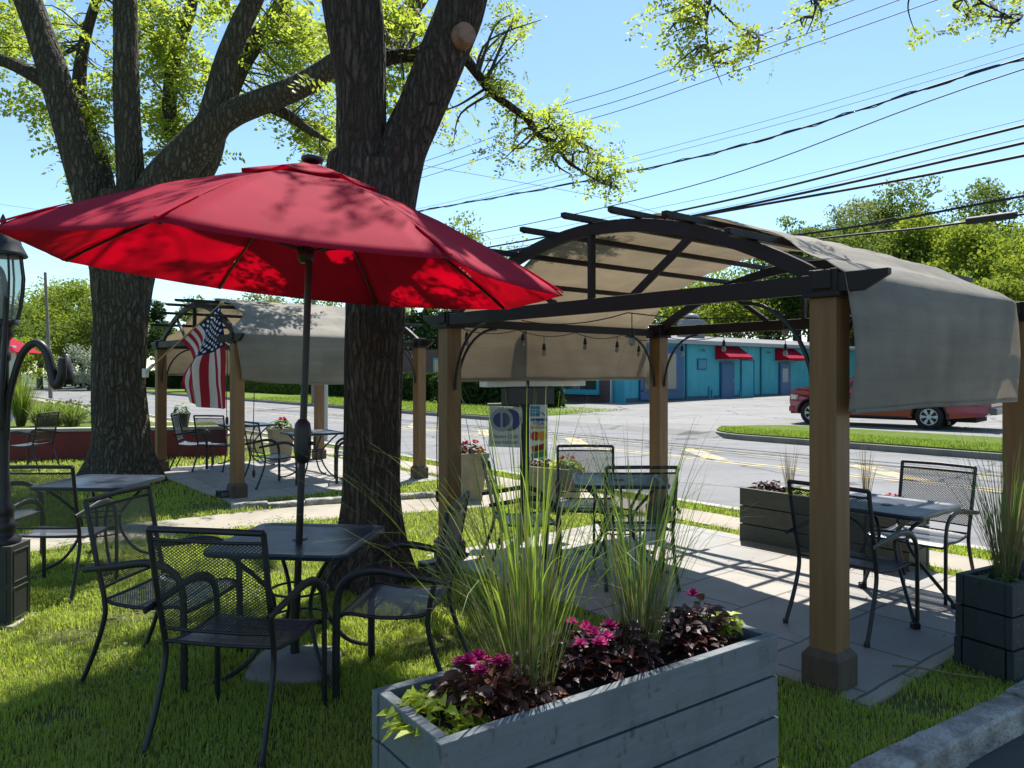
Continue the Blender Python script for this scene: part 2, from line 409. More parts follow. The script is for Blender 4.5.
def slab(name, pts2, z0, z1, mat):
    mb = MB(); mb.prism([(x, y, 0) for x, y in pts2], (0, 0, z0), (0, 0, z1))
    # wind upwards
    a = sum(pts2[i][0]*pts2[(i+1) % len(pts2)][1]-pts2[(i+1) % len(pts2)][0]*pts2[i][1] for i in range(len(pts2)))
    if a < 0: mb.f = [f[::-1] for f in mb.f]
    return tag(mb.build(name, mat), kind='structure')
def quv(*uv): return [W(u, v)[:2] for u, v in uv]

# lawn soil
def make_lawn_mat():
    t = NT('lawn_soil'); v = t.coord('Object')
    n1 = t.noise(v, 0.9, 5, 0.6); n2 = t.noise(v, 9, 5, 0.7); n3 = t.noise(v, 90, 3, 0.7)
    c = t.mixc(t.ramp(n2, [(0.35, 0.0), (0.65, 1.0)]), (0.105, 0.135, 0.035), (0.150, 0.155, 0.055))
    c = t.mixc(t.ramp(n1, [(0.58, 0.0), (0.72, 0.85)]), c, (0.25, 0.20, 0.115))
    c = t.mixc(0.5, c, t.ramp(n3, [(0.25, 0.4), (0.75, 1.0)]), 'MULTIPLY')
    t.link(c, t.bsdf.inputs['Base Color']); t.bsdf.inputs['Roughness'].default_value = 0.95
    t.bsdf.inputs['Specular IOR Level'].default_value = 0.1
    t.bump(t.math('ADD', n2, n3), 0.8, 0.03)
    return t.m
M['lawn'] = make_lawn_mat()
LAWN_UV = [(-0.10, -4.0), (-0.425, -1.1), (-0.66, 0.82), (-0.95, 4.0), (70, 4.0), (70, -16), (0.6, -16)]
slab('lawn', quv(*LAWN_UV), -0.15, 0.0, M['lawn'])

def make_asphalt(name, c1, c2, lanes=False):
    t = NT(name); v = t.coord('Object')
    n1 = t.noise(v, 0.35, 5, 0.6); n2 = t.noise(v, 160, 2, 0.8); n3 = t.noise(v, 3.5, 5, 0.6)
    c = t.mixc(t.ramp(n1, [(0.35, 0.0), (0.68, 1.0)]), c1, c2)
    c = t.mixc(0.35, c, t.ramp(n2, [(0.25, 0.5), (0.8, 1.0)]), 'MULTIPLY')
    c = t.mixc(0.3, c, t.ramp(n3, [(0.35, 0.7), (0.6, 1.0)]), 'MULTIPLY')
    # wheel tracks along the street, patched areas, oil spots
    mp = t.new('ShaderNodeMapping'); mp.inputs['Rotation'].default_value = (0, 0, -(TH+math.pi/2)); mp.inputs['Scale'].default_value = (0.05, 1.0, 1.0); t.link(t.coord('Object'), mp.inputs[0])
    tr_ = t.noise(mp.outputs[0], 1.3, 4, 0.7)
    c = t.mixc(t.ramp(tr_, [(0.50, 0.0), (0.66, 0.55)]), c, tuple(x*0.66 for x in c1))
    oil = t.noise(v, 1.9, 3, 0.6); c = t.mixc(t.ramp(oil, [(0.66, 0.0), (0.73, 0.6)]), c, tuple(x*0.5 for x in c1))
    # cracks and tar seams
    vo = t.new('ShaderNodeTexVoronoi'); vo.feature = 'DISTANCE_TO_EDGE'; vo.inputs['Scale'].default_value = 0.22
    ad = t.new('ShaderNodeVectorMath'); ad.operation = 'ADD'; t.link(v, ad.inputs[0])
    nn = t.new('ShaderNodeTexNoise'); nn.inputs['Scale'].default_value = 0.8; t.link(v, nn.inputs['Vector']); t.link(nn.outputs['Color'], ad.inputs[1])
    t.link(ad.outputs[0], vo.inputs['Vector'])
    c = t.mixc(t.ramp(vo.outputs['Distance'], [(0.004, 0.75), (0.012, 0.0)]), c, (0.045, 0.045, 0.047))
    t.link(c, t.bsdf.inputs['Base Color']); t.bsdf.inputs['Roughness'].default_value = 0.85
    t.bsdf.inputs['Specular IOR Level'].default_value = 0.3
    t.bump(n2, 0.5, 0.004); return t.m
M['road'] = make_asphalt('road_asphalt', (0.175, 0.174, 0.174), (0.225, 0.223, 0.220))
M['lot'] = make_asphalt('lot_asphalt', (0.200, 0.195, 0.185), (0.255, 0.25, 0.235))
M['drive'] = make_asphalt('drive_asphalt', (0.075, 0.073, 0.072), (0.105, 0.10, 0.096))
slab('road', quv((-60, 4.1), (160, 4.1), (160, 13.25), (-60, 13.25)), -0.15, -0.085, M['road'])
slab('driveway', quv((-0.5, -4.2), (-0.46, -1.1), (-0.72, 0.82), (-1.02, 4.09), (-12, 4.09), (-12, -9)), -0.15, -0.115, M['drive'])

# parking lot, slopes gently up from the street
def lot():
    F = []; V = []
    for v in (13.25, 13.6, 20, 40, 60):
        for u in (-40, 24): V.append(W(u, v, gz(max(v, 13.6)) if v > 13.3 else -0.083))
    for j in range(4): F.append((2*j, 2*j+2, 2*j+3, 2*j+1))
    return np_mesh('parking_lot', V, np.array(F), M['lot'])
tag(lot(), kind='structure')

# painted lines
M['yellow_paint'] = pm('yellow_paint', (0.48, 0.37, 0.13), (0.22, 0.21, 0.185), 3.2, 0.75, 0.15, fine=45, contrast=(0.38, 0.58))
mb = MB()
def stripe(u0, u1, v0, v1, w):
    d = Vector((u1-u0, v1-v0)).normalized(); n = Vector((-d.y, d.x))*w/2
    mb.add([W(u0+n.x, v0+n.y, -0.081), W(u1+n.x, v1+n.y, -0.081), W(u1-n.x, v1-n.y, -0.081), W(u0-n.x, v0-n.y, -0.081)], [(0, 3, 2, 1)])
for v in (8.68, 8.92, 10.35, 10.59): stripe(-40, 150, v, v, 0.11)
for u in (-3.5, 0.3, 4.05, 7.85, 11.7, 15.5, 19.3, 23): stripe(u+0.85, u-0.85, 10.25, 8.98, 0.40)
tag(mb.build('road_marking', 'yellow_paint'), kind='structure')

# kerbs
M['concrete'] = pm('concrete', (0.40, 0.38, 0.33), (0.30, 0.285, 0.25), 3, 0.85, 0.3, fine=60)
M['kerb_dark'] = pm('kerb_dark', (0.20, 0.19, 0.165), (0.14, 0.13, 0.115), 2, 0.85, 0.4, fine=30)
slab('kerb', quv((-0.97, 3.98), (80, 3.98), (80, 4.12), (-0.98, 4.12)), -0.15, 0.022, M['concrete'])
def rounded_island(u0, u1, v0, v1, r, inset):
    pts = []
    def arc(cu, cv, a0, a1, rr):
        for i in range(9):
            a = R(a0+(a1-a0)*i/8); pts.append(W(cu+rr*math.cos(a), cv+rr*math.sin(a))[:2])
    u0 += inset; u1 -= inset; v0 += inset; v1 -= inset; r = max(0.05, r-inset)
    arc(u0+r, v0+r, 180, 270, r); arc(u1-r, v0+r, 270, 360, r); arc(u1-r, v1-r, 0, 90, r); arc(u0+r, v1-r, 90, 180, r)
    return pts
M['verge_grass'] = None
def make_verge():
    t = NT('verge_grass'); v = t.coord('Object'); n1 = t.noise(v, 1.1, 5, 0.65); n2 = t.noise(v, 28, 4, 0.75)
    c = t.mixc(t.ramp(n1, [(0.35, 0.0), (0.68, 1.0)]), (0.125, 0.205, 0.028), (0.185, 0.225, 0.050))
    c = t.mixc(0.55, c, t.ramp(n2, [(0.3, 0.45), (0.7, 1.0)]), 'MULTIPLY')
    t.link(c, t.bsdf.inputs['Base Color']); t.bsdf.inputs['Roughness'].default_value = 0.95
    t.bsdf.inputs['Specular IOR Level'].default_value = 0.1
    t.bump(n2, 1.0, 0.06); return t.m
M['verge_grass'] = make_verge()
ISL = [(-6.0, 11.2, 13.15, 17.5, 2.1), (18.7, 75.0, 13.15, 22.3, 1.6)]
for a in ISL:
    slab('kerb', rounded_island(*a, 0.0), -0.14, 0.05, M['kerb_dark'])
    slab('verge', rounded_island(*a, 0.14), -0.10, 0.085, M['verge_grass'])

# sidewalk, footpath, patios
M['sidewalk'] = pm('sidewalk', (0.345, 0.305, 0.240), (0.265, 0.232, 0.180), 1.4, 0.9, 0.3, fine=60)
slab('sidewalk', quv((-0.93, 3.02), (60, 3.02), (60, 3.62), (-0.95, 3.62)), -0.02, 0.012, M['sidewalk'])
def strip_slab(name, pts, w, z0, z1, mat):
    P = smooth_path([(x, y, 0) for x, y in pts], 5); L = []; Rr = []
    for i, p in enumerate(P):
        t = (P[min(i+1, len(P)-1)]-P[max(i-1, 0)]).normalized(); n = Vector((-t.y, t.x, 0))
        L.append(p+n*w/2); Rr.append(p-n*w/2)
    mb = MB(); k = len(P)
    vs = [(*q.xy, z1) for q in L]+[(*q.xy, z1) for q in Rr]+[(*q.xy, z0) for q in L]+[(*q.xy, z0) for q in Rr]
    fs = []
    for i in range(k-1):
        fs += [(k+i, k+i+1, i+1, i), (i, i+1, 2*k+i+1, 2*k+i), (3*k+i, 3*k+i+1, k+i+1, k+i)]
    mb.add(vs, fs); return tag(mb.build(name, mat), kind='structure')
PATH = [(-8.6, 5.1), (-6.6, 6.15), (-4.5, 7.45), (-2.27, 8.93), (-0.9, 9.5), (0.35, 10.25), (1.0, 11.0)]
strip_slab('footpath', PATH, 0.95, -0.02, 0.008, M['sidewalk'])
def make_paving():
    t = NT('slate_paving'); tc = t.coord('Object')
    mp = t.new('ShaderNodeMapping'); mp.inputs['Rotation'].default_value = (0, 0, -TH); t.link(tc, mp.inputs[0]); v = mp.outputs[0]
    nz = t.noise(v, 1.5, 2); ad = t.new('ShaderNodeVectorMath'); ad.operation = 'ADD'; t.link(v, ad.inputs[0])
    sc_ = t.new('ShaderNodeVectorMath'); sc_.operation = 'SCALE'; sc_.inputs['Scale'].default_value = 0.03
    nn = t.new('ShaderNodeTexNoise'); nn.inputs['Scale'].default_value = 3.0; t.link(v, nn.inputs['Vector']); t.link(nn.outputs['Color'], sc_.inputs[0]); t.link(sc_.outputs[0], ad.inputs[1])
    br = t.new('ShaderNodeTexBrick'); br.offset = 0.38; br.squash = 0.7; br.squash_frequency = 3
    for k, x in (('Scale', 1.0), ('Mortar Size', 0.011), ('Mortar Smooth', 0.3), ('Bias', 0.0), ('Brick Width', 0.92), ('Row Height', 0.61)): br.inputs[k].default_value = x
    br.inputs['Color1'].default_value = (0.340, 0.305, 0.250, 1); br.inputs['Color2'].default_value = (0.255, 0.243, 0.222, 1); br.inputs['Mortar'].default_value = (0.10, 0.09, 0.075, 1)
    t.link(ad.outputs[0], br.inputs['Vector'])
    n1 = t.noise(v, 2.2, 6, 0.65); n2 = t.noise(v, 40, 4, 0.7)
    c = t.mixc(0.6, br.outputs['Color'], t.ramp(n1, [(0.3, 0.62), (0.7, 1.0)]), 'MULTIPLY')
    c = t.mixc(t.ramp(n1, [(0.60, 0.0), (0.75, 0.5)]), c, (0.33, 0.29, 0.22))
    c = t.mixc(0.3, c, t.ramp(n2, [(0.3, 0.6), (0.7, 1.0)]), 'MULTIPLY')
    t.link(c, t.bsdf.inputs['Base Color']); t.bsdf.inputs['Roughness'].default_value = 0.62
    h = t.math('ADD', t.math('MULTIPLY', br.outputs['Fac'], -1.2), t.math('ADD', n1, t.math('MULTIPLY', n2, 0.3)))
    t.bump(h, 0.35, 0.008); return t.m
M['paving'] = make_paving()
P1 = (-0.26, 3.72, -0.10, 2.80); P2UV = uv_of(-3.615, 9.933)
P2 = (P2UV[0]-0.35, P2UV[0]+3.9, P2UV[1]-0.22, P2UV[1]+3.1)
for p in (P1, P2): slab('patio', quv((p[0], p[2]), (p[1], p[2]), (p[1], p[3]), (p[0], p[3])), -0.03, 0.018, M['paving'])
# worn dirt beside the second patio
M['granite'] = pm('granite', (0.42, 0.40, 0.365), (0.20, 0.19, 0.17), 6, 0.85, 1.0, 0.03, fine=38, contrast=(0.40, 0.62))
def stones(name, pts, w, h, length, z0, jitter, mat):
    """a row of split stone blocks following a line (one kerb)"""
    P = smooth_path([(x, y, 0) for x, y in pts], 8); mb = MB(); r = random.Random(5)
    d = [0]
    for i in range(1, len(P)): d.append(d[-1]+(P[i]-P[i-1]).length)
    def at(s):
        for i in range(1, len(P)):
            if s <= d[i]: return P[i-1].lerp(P[i], (s-d[i-1])/(d[i]-d[i-1]))
        return P[-1]
    s = 0
    while s < d[-1]-length*0.4:
        L = length*r.uniform(0.75, 1.25); a, b = at(s+0.004), at(min(s+L, d[-1])-0.004)
        t = (b-a).normalized(); n = Vector((-t.y, t.x, 0)); nu = 8
        ww = w*r.uniform(0.9, 1.1); hh = h+r.uniform(-jitter, jitter); off = r.uniform(-jitter, jitter)
        def prof(k, x):
            q = [(-ww/2, z0), (-ww/2, hh-0.012), (-ww/2+0.012, hh), (0, hh+0.003), (ww/2-0.014, hh), (ww/2, hh-0.014), (ww/2, z0)][k]
            p = a.lerp(b, x)+n*(q[0]+off); e = 1.0 if 0.02 < x < 0.98 else 0.965
            nz = Vector((mnoise.noise((p.x*9, p.y*9, q[1]*9+k)), mnoise.noise((p.x*9+7, p.y*9, k*3.1)), mnoise.noise((p.x*9, p.y*9+5, k*1.7))))*jitter
            return (p.x+nz.x, p.y+nz.y, z0+(q[1]-z0)*e+nz.z*(0 if k in (0, 6) else 1))
        vs = [prof(k, i/nu) for i in range(nu+1) for k in range(7)]
        fs = [(i*7+k, i*7+k+1, (i+1)*7+k+1, (i+1)*7+k) for i in range(nu) for k in range(6)]
        fs += [tuple(range(7))[::-1], tuple(nu*7+k for k in range(7))]
        mb.add(vs, fs, False); s += L
    return tag(mb.build(name, mat), kind='structure')
KERB = [(-1.2, 1.27), (-0.41, 1.85), (1.09, 2.86), (2.74, 3.93), (4.6, 5.15), (6.4, 6.5)]
stones('granite_kerb', KERB, 0.16, 0.022, 0.62, -0.14, 0.006, M['granite'])
stones('edging_stones', [(-3.4, 9.12), (-2.95, 9.28), (-1.9, 9.68), (-0.95, 10.02), (-0.2, 10.35)], 0.11, 0.07, 0.40, -0.02, 0.012, M['granite'])

# ------------------------------------------------------------------ lawn grass (stuff)
def inside(poly, x, y):
    c = np.zeros(len(x), bool); n = len(poly)
    for i in range(n):
        (x1, y1), (x2, y2) = poly[i], poly[(i+1) % n]
        cond = ((y1 > y) != (y2 > y)) & (x < (x2-x1)*(y-y1)/(y2-y1+1e-12)+x1)
        c ^= cond
    return c
def grass_points(n, ymin, ymax):
    y = ymin+(ymax-ymin)*rng.random(n); hw = 0.76*y+1.2
    x = (rng.random(n)*2-1)*hw
    keep = inside(quv(*LAWN_UV), x, y)
    dx, dy = x-FR0[0], y-FR0[1]; u = dx*Ux+dy*Uy; v = dx*Vx+dy*Vy
    jit = (rng.random(n)-0.5)*0.10
    for p in (P1, P2): keep &= ~((u > p[0]+jit) & (u < p[1]-jit) & (v > p[2]+jit) & (v < p[3]+jit))
    keep &= ~((v > 3.0-jit) & (v < 3.62+jit)); keep &= ~(v > 3.95)
    PP = smooth_path([(a, b, 0) for a, b in PATH], 5); dmin = np.full(n, 9.0)
    for i in range(len(PP)-1):
        a = np.array(PP[i].xy); b = np.array(PP[i+1].xy); ab = b-a
        t = np.clip(((x-a[0])*ab[0]+(y-a[1])*ab[1])/(ab@ab), 0, 1)
        dmin = np.minimum(dmin, np.hypot(x-a[0]-t*ab[0], y-a[1]-t*ab[1]))
    keep &= dmin > 0.46+jit
    # bare patches
    for cx, cy, rr in ((-2.9, 9.45, 0.7), (-3.6, 9.3, 0.5), (-2.5, 5.1, 0.35), (-0.65, 6.2, 0.35), (-2.2, 3.6, 0.22), (-2.75, 4.7, 0.30), (-1.5, 5.0, 0.25), (-0.45, 4.6, 0.28), (-3.3, 4.2, 0.2), (-0.2, 5.3, 0.3), (2.0, 3.75, 0.22), (-1.9, 6.3, 0.35), (-4.0, 6.0, 0.3)):
        keep &= ~((np.hypot((x-cx), (y-cy)*1.5) < rr*(0.6+0.5*rng.random(n))) & (rng.random(n) < 0.85))
    return x[keep], y[keep]
def grass_mesh(bands, mat='lawn_blade'):
    VV = []; FF = []; off = 0
    for n, y0, y1, h, w in bands:
        x, y = grass_points(n, y0, y1); k = len(x)
        clump = np.array([mnoise.noise((a*3.1, b*3.1, 0.3)) for a, b in zip(x, y)])
        hh = h*(0.55+0.6*rng.random(k))*(1+0.55*clump); an = rng.random(k)*6.283; le = rng.random(k)*0.75
        la = an+1.57+(rng.random(k)-0.5)
        wx, wy = np.cos(an)*w/2, np.sin(an)*w/2; lx, ly = np.cos(la)*hh*le, np.sin(la)*hh*le
        zero = np.zeros(k)
        base1 = np.stack([x-wx, y-wy, zero], 1); base2 = np.stack([x+wx, y+wy, zero], 1)
        mid1 = np.stack([x-wx*.8+lx*.35, y-wy*.8+ly*.35, hh*.6], 1); mid2 = np.stack([x+wx*.8+lx*.35, y+wy*.8+ly*.35, hh*.6], 1)
        tip = np.stack([x+lx, y+ly, hh*(1-.25*le)], 1)
        tip2 = tip+np.stack([wx*.15, wy*.15, zero], 1)
        V = np.stack([base1, base2, mid2, mid1, tip, tip2], 1).reshape(-1, 3); b = off+np.arange(k)[:, None]*6
        F = np.concatenate([b+np.array([0, 1, 2, 3]), b+np.array([3, 2, 5, 4])], 0)
        VV.append(V); FF.append(F); off += len(V)
    return np_mesh('grass', np.concatenate(VV), np.concatenate(FF), M[mat])
tag(grass_mesh([(60000, 0.8, 2.4, 0.045, 0.0055), (130000, 2.4, 4.2, 0.045, 0.0048), (180000, 4.2, 7.0, 0.045, 0.006), (80000, 7.0, 10.0, 0.05, 0.009), (55000, 10.0, 15.5, 0.06, 0.014)]),
    'short green lawn grass growing round the patio and tables', 'grass', kind='stuff')
tag(grass_mesh([(9000, 2.4, 4.2, 0.040, 0.0045), (15000, 4.2, 7.0, 0.042, 0.006), (9000, 7.0, 10.0, 0.045, 0.009)], 'blade_straw'),
    'dry straw coloured blades scattered through the lawn', 'grass', kind='stuff')
def weeds():
    # clover and broadleaf weeds in loose patches, with a few fallen leaves and petals
    g = np.random.default_rng(77); VV = []; off = 0
    for cx, cy, r, n in [(x, y, 0.25+0.35*g.random(), 90) for x, y in zip(g.uniform(-4.5, 1.2, 46), g.uniform(2.6, 8.5, 46))]:
        x = cx+g.normal(size=n)*r*.5; y = cy+g.normal(size=n)*r*.5
        ok = inside(quv(*LAWN_UV), x, y); x, y = x[ok], y[ok]; k = len(x)
        u = (x-FR0[0])*Ux+(y-FR0[1])*Uy; v = (x-FR0[0])*Vx+(y-FR0[1])*Vy; ok = ~((u > P1[0]) & (u < P1[1]) & (v > P1[2])) & (v < 2.9); x, y = x[ok], y[ok]; k = len(x)
        a = g.random(k)*6.283; s = 0.010+0.012*g.random(k); z = 0.015+0.028*g.random(k); ti = g.normal(size=k)*.4
        dx, dy = np.cos(a)*s, np.sin(a)*s
        VV.append(np.stack([np.stack([x-dx, y-dy, z-s*ti*.5], 1), np.stack([x-dy*.8, y+dx*.8, z], 1), np.stack([x+dx, y+dy, z+s*ti*.5], 1), np.stack([x+dy*.8, y-dx*.8, z+.003], 1)], 1).reshape(-1, 3))
    V = np.concatenate(VV); return np_mesh('weeds', V, np.arange(len(V)).reshape(-1, 4), leafmat('weed_leaf', (0.09, 0.16, 0.035), (0.15, 0.20, 0.05), (0.25, 0.38, 0.05), 0.35, 3))
tag(weeds(), 'small clover and weed leaves in patches in the lawn', 'weeds', kind='stuff')
def litter():
    g = np.random.default_rng(78); n = 900; x = g.uniform(-5, 3.2, n); y = g.uniform(2.6, 9, n); ok = np.abs(x) < 0.7*y+.3; x, y = x[ok], y[ok]; n = len(x)
    u = (x-FR0[0])*Ux+(y-FR0[1])*Uy; v = (x-FR0[0])*Vx+(y-FR0[1])*Vy; pav = (u > P1[0]) & (u < P1[1]) & (v > P1[2]) & (v < P1[3])
    keep = inside(quv(*LAWN_UV), x, y) & (~pav | (g.random(n) < .35)); x, y, pav = x[keep], y[keep], pav[keep]; n = len(x)
    z = np.where(pav, 0.022, 0.036+0.012*g.random(n)); a = g.random(n)*6.283; s = 0.006+0.013*g.random(n); t = g.normal(size=n)*.25
    dx, dy = np.cos(a)*s, np.sin(a)*s
    V = np.stack([np.stack([x-dx, y-dy, z], 1), np.stack([x-dy*.45, y+dx*.45, z+abs(t)*s*.4], 1), np.stack([x+dx, y+dy, z+abs(t)*s], 1), np.stack([x+dy*.45, y-dx*.45, z+.001], 1)], 1).reshape(-1, 3)
    return np_mesh('leaf_litter', V, np.arange(len(V)).reshape(-1, 4), 'blade_straw')
tag(litter(), 'small dry leaves and petals strewn on lawn and paving', 'leaf litter', kind='stuff')
def verge_blades():
    VV = []; FF = []; off = 0
    for (u0, u1, v0, v1, n, h, w) in ((-2, 11.0, 13.35, 14.7, 15000, 0.07, 0.03), (18.9, 45, 13.4, 20, 16000, 0.08, 0.05), (-0.9, 12, 3.66, 3.96, 3500, 0.06, 0.014)):
        u = u0+(u1-u0)*rng.random(n); v = v0+(v1-v0)*rng.random(n)
        x = FR0[0]+u*Ux+v*Vx; y = FR0[1]+u*Uy+v*Vy; z0 = 0.08 if v0 > 5 else 0.0
        if v0 > 5:
            ok = inside(rounded_island(*ISL[0 if u0 < 5 else 1], 0.2), x, y); x, y = x[ok], y[ok]; n = len(x)
        a = rng.random(n)*6.283; hh = h*(.5+.7*rng.random(n))
        wx, wy = np.cos(a)*w/2, np.sin(a)*w/2; z = np.full(n, z0)
        lx = (rng.random(n)-.5)*h; ly = (rng.random(n)-.5)*h
        V = np.stack([np.stack([x-wx, y-wy, z], 1), np.stack([x+wx, y+wy, z], 1), np.stack([x+lx+wx*.2, y+ly+wy*.2, z+hh], 1), np.stack([x+lx-wx*.2, y+ly-wy*.2, z+hh], 1)], 1).reshape(-1, 3)
        VV.append(V); FF.append(off+np.arange(n)[:, None]*4+np.array([0, 1, 2, 3])); off += 4*n
    return np_mesh('grass', np.concatenate(VV), np.concatenate(FF), leafmat('verge_blade', (0.16, 0.25, 0.035), (0.23, 0.29, 0.06), (0.40, 0.55, 0.06), 0.4, 0.8))
tag(verge_blades(), 'bright green grass on the kerbed islands across the street', 'grass', kind='stuff')

# ================================================================== PERGOLAS
PL, PW, HT = 3.48, 2.84, 2.044
def arch_z(y): return 2.17+0.53*(1-((y-PL/2)/(PL/2))**2)
def pergola(loc, rz, label, drape_r=1.455, drape_l=1.585, swoop=False, seed=1):
    root = empty('pergola', (loc[0], loc[1], 0.0), rz, label, 'pergola', 'arched timber pergolas on the patios')
    for (x, y) in ((0, 0), (0, PL), (PW, 0), (PW, PL)):
        p = MB().box((x, y, HT/2), (0.148, 0.148, HT)).build('post', 'post_wood', root, bevel=0.006)
        mb = MB(); mb.lathe([(0.145, 0.0), (0.145, 0.165), (0.106, 0.20)], (x, y, 0.012), 4, False, R(45))
        mb.build('post_base', 'skirt_wood', p, bevel=0.005)
        mb = MB().box((x, y, HT+0.012), (0.20, 0.20, 0.03)); mb.box((x, y, HT+0.085), (0.155, 0.155, 0.12)); mb.box((x-0.086, y, HT+0.09), (0.012, 0.10, 0.10))
        mb.build('post_cap', 'dark_frame', p, bevel=0.006)
    for x in (0, PW):
        # main beam, bevelled tails
        a, b = -0.33, PL+0.33
        poly = [(0, a, 2.165), (0, b, 2.165), (0, b, 2.135), (0, b-0.13, 2.065), (0, a+0.13, 2.065), (0, a, 2.135)]
        MB().prism(poly, (x-0.022-0.045*(1 if x == 0 else -1), 0, 0), (x+0.022-0.045*(1 if x == 0 else -1), 0, 0)).build('beam', 'dark_frame', root, bevel=0.004)
        mb = MB(); N = 28; pts = []
        for i in range(N+1): y = 0.02+(PL-0.04)*i/N; pts.append((y, arch_z(y)))
        for dx0, dx1 in ((-0.022, 0.022),):
            vs = []; fs = []
            for y, z in pts:
                sl = -2*0.53*(y-PL/2)/(PL/2)**2; n = Vector((-sl, 1)).normalized()
                for dx, dn in ((dx0, 0), (dx1, 0), (dx1, -0.085), (dx0, -0.085)):
                    vs.append((x+dx, y+n.x*dn, z+n.y*dn))
            for i in range(N):
                for k in range(4): fs.append((i*4+k, i*4+(k+1) % 4, (i+1)*4+(k+1) % 4, (i+1)*4+k))
            fs += [(3, 2, 1, 0), tuple(N*4+k for k in range(4))]; mb.add(vs, fs)
        mb.build('arch', 'dark_frame', root, bevel=0.003)
        MB().bar((x, PL/2, 2.16), (x, PL/2, arch_z(PL/2)-0.07), 0.05, 0.036).build('strut', 'dark_frame', root, bevel=0.003)
        for s in (-1, 1):
            MB().bar((x, PL/2+s*0.38, 2.16), (x, PL/2+s*0.86, arch_z(PL/2+s*0.86)-0.075), 0.034, 0.045).build('strut', 'dark_frame', root, bevel=0.003)
    for y in (0, PL):
        MB().box((PW/2, y, 2.095), (PW-0.1, 0.04, 0.075)).build('side_beam', 'dark_frame', root, bevel=0.003)
    for k in range(7):
        y = PL/2+(k-3)*0.435
        z = arch_z(y)+0.012
        poly = [(-0.28, y, z+0.030), (PW+0.34, y, z+0.030), (PW+0.34, y, z), (PW+0.31, y, z-0.01), (-0.25, y, z-0.01), (-0.28, y, z)]
        MB().prism(poly, (0, -0.021, 0), (0, 0.021, 0)).build('purlin', 'dark_frame', root, bevel=0.003)
    # curved steel braces from each post to both beams
    for (x, y) in ((0, 0), (0, PL), (PW, 0), (PW, PL)):
        sy = 1 if y == 0 else -1; sx = 1 if x == 0 else -1
        for d in ((0, sy), (sx, 0)):
            P = []
            for i in range(11):
                a = R(90*i/10); P.append((x+d[0]*(0.085+0.44*(1-math.cos(a))), y+d[1]*(0.085+0.44*(1-math.cos(a))), 1.50+0.555*math.sin(a)))
            MB().tube(P, 0.013, 8).build('brace', 'black_metal', root)
    # canopy: hangs down one side, over the purlins, down the other
    rnd = random.Random(seed); o1, o2 = rnd.random()*50, rnd.random()*50
    path = []
    for i in range(13):
        t = i/12; path.append((-0.115-0.02*math.sin(t*3.1), drape_r+(2.16-drape_r)*t))
    for i in range(1, 41):
        y = -0.10+(PL+0.20)*i/41; path.append((y, arch_z(min(max(y, 0.0), PL))+0.065))
    for i in range(11):
        t = i/10; path.append((PL+0.115, 2.16+(drape_l-2.16)*t))
    n = len(path)-1
    def fn(a, b):
        i = min(int(a*n), n-1); f = a*n-i
        y = path[i][0]*(1-f)+path[i+1][0]*f; z = path[i][1]*(1-f)+path[i+1][1]*f
        hgt = max(0.0, min(1.0, (z-2.20)/0.30)); hgt = hgt*hgt*(3-2*hgt)
        side = (y < PL/2)
        x0 = (-0.07 if side else 0.02)+0.28*hgt; x1 = (2.43 if side else PW-0.06)*(1-hgt)+(PW-0.34)*hgt
        x = x0+(x1-x0)*b
        w = mnoise.noise((x*1.3+o1, (y+z)*1.3, o2))
        over = 0.0 < y < PL
        if over:
            k = (y-PL/2)/0.435; z -= 0.022*math.sin(math.pi*(k % 1))**2 + 0.0; z += 0.016*w+0.012*mnoise.noise((x*5+o1, y*2.5, 1))
            x += 0.07*math.sin(y*4.2+o1)*(1 if b < 0.5 else -1)*abs(b-0.5)*2*0.5
        else:
            drop = max(0.0, 2.16-z); s = -1 if y < 0 else 1
            y += s*(0.035*w*drop*1.6+0.03*math.sin(min(1, drop/0.7)*3.0)*(0.6+0.4*math.sin(x*1.7+o1))+0.010*mnoise.noise((x*7+o1, z*1.2, 3))*min(1, drop*3))
            z -= 0.006*mnoise.noise((x*1.5, o1, 2))*min(1, drop*2)
            x += 0.02*mnoise.noise((z*4, o2, 5+b))*(1 if b > .5 else -1)
            if swoop and y < 0 and b < 0.32:
                q = (0.32-b)/0.32; z += 0.0*q; x += 0.14*q*drop; y -= 0.10*q*drop*math.sin(q*6); z += 0.10*q*q*drop
        return (x, y, z)
    can = MB().grid(fn, n*2, 46).build('canopy', 'canopy', root, solid=0.003)
    for s, zb, y in ((-1, drape_r, -0.115), (1, drape_l, PL+0.115)):
        if swoop and s < 0: x0 = 0.80
        else: x0 = -0.03
        P = [(x0+((2.41 if s < 0 else PW-0.08)-x0)*i/12, fn(0.0 if s < 0 else 1.0, 0.05+0.95*(x0-0.06)/(PW)+(1-0.05-0.95*(x0-0.06)/PW)*i/12)[1], 0) for i in range(13)]
        P = [(p[0], p[1], fn(0.0 if s < 0 else 1.0, (p[0]-(-0.07 if s < 0 else 0.02))/(2.50 if s < 0 else PW-0.08))[2]) for p in P]
        MB().tube(P, 0.014, 8).build('hem_bar', 'canopy', can)
    return root
pergola(W(0, 0), TH, 'near arched pergola with dark arches and brown posts over the right patio', seed=1)
pergola((-3.615, 9.933), TH+0.01, 'farther arched pergola with a sagging pale canopy behind the hanging flag', 1.50, 1.62, True, seed=4)

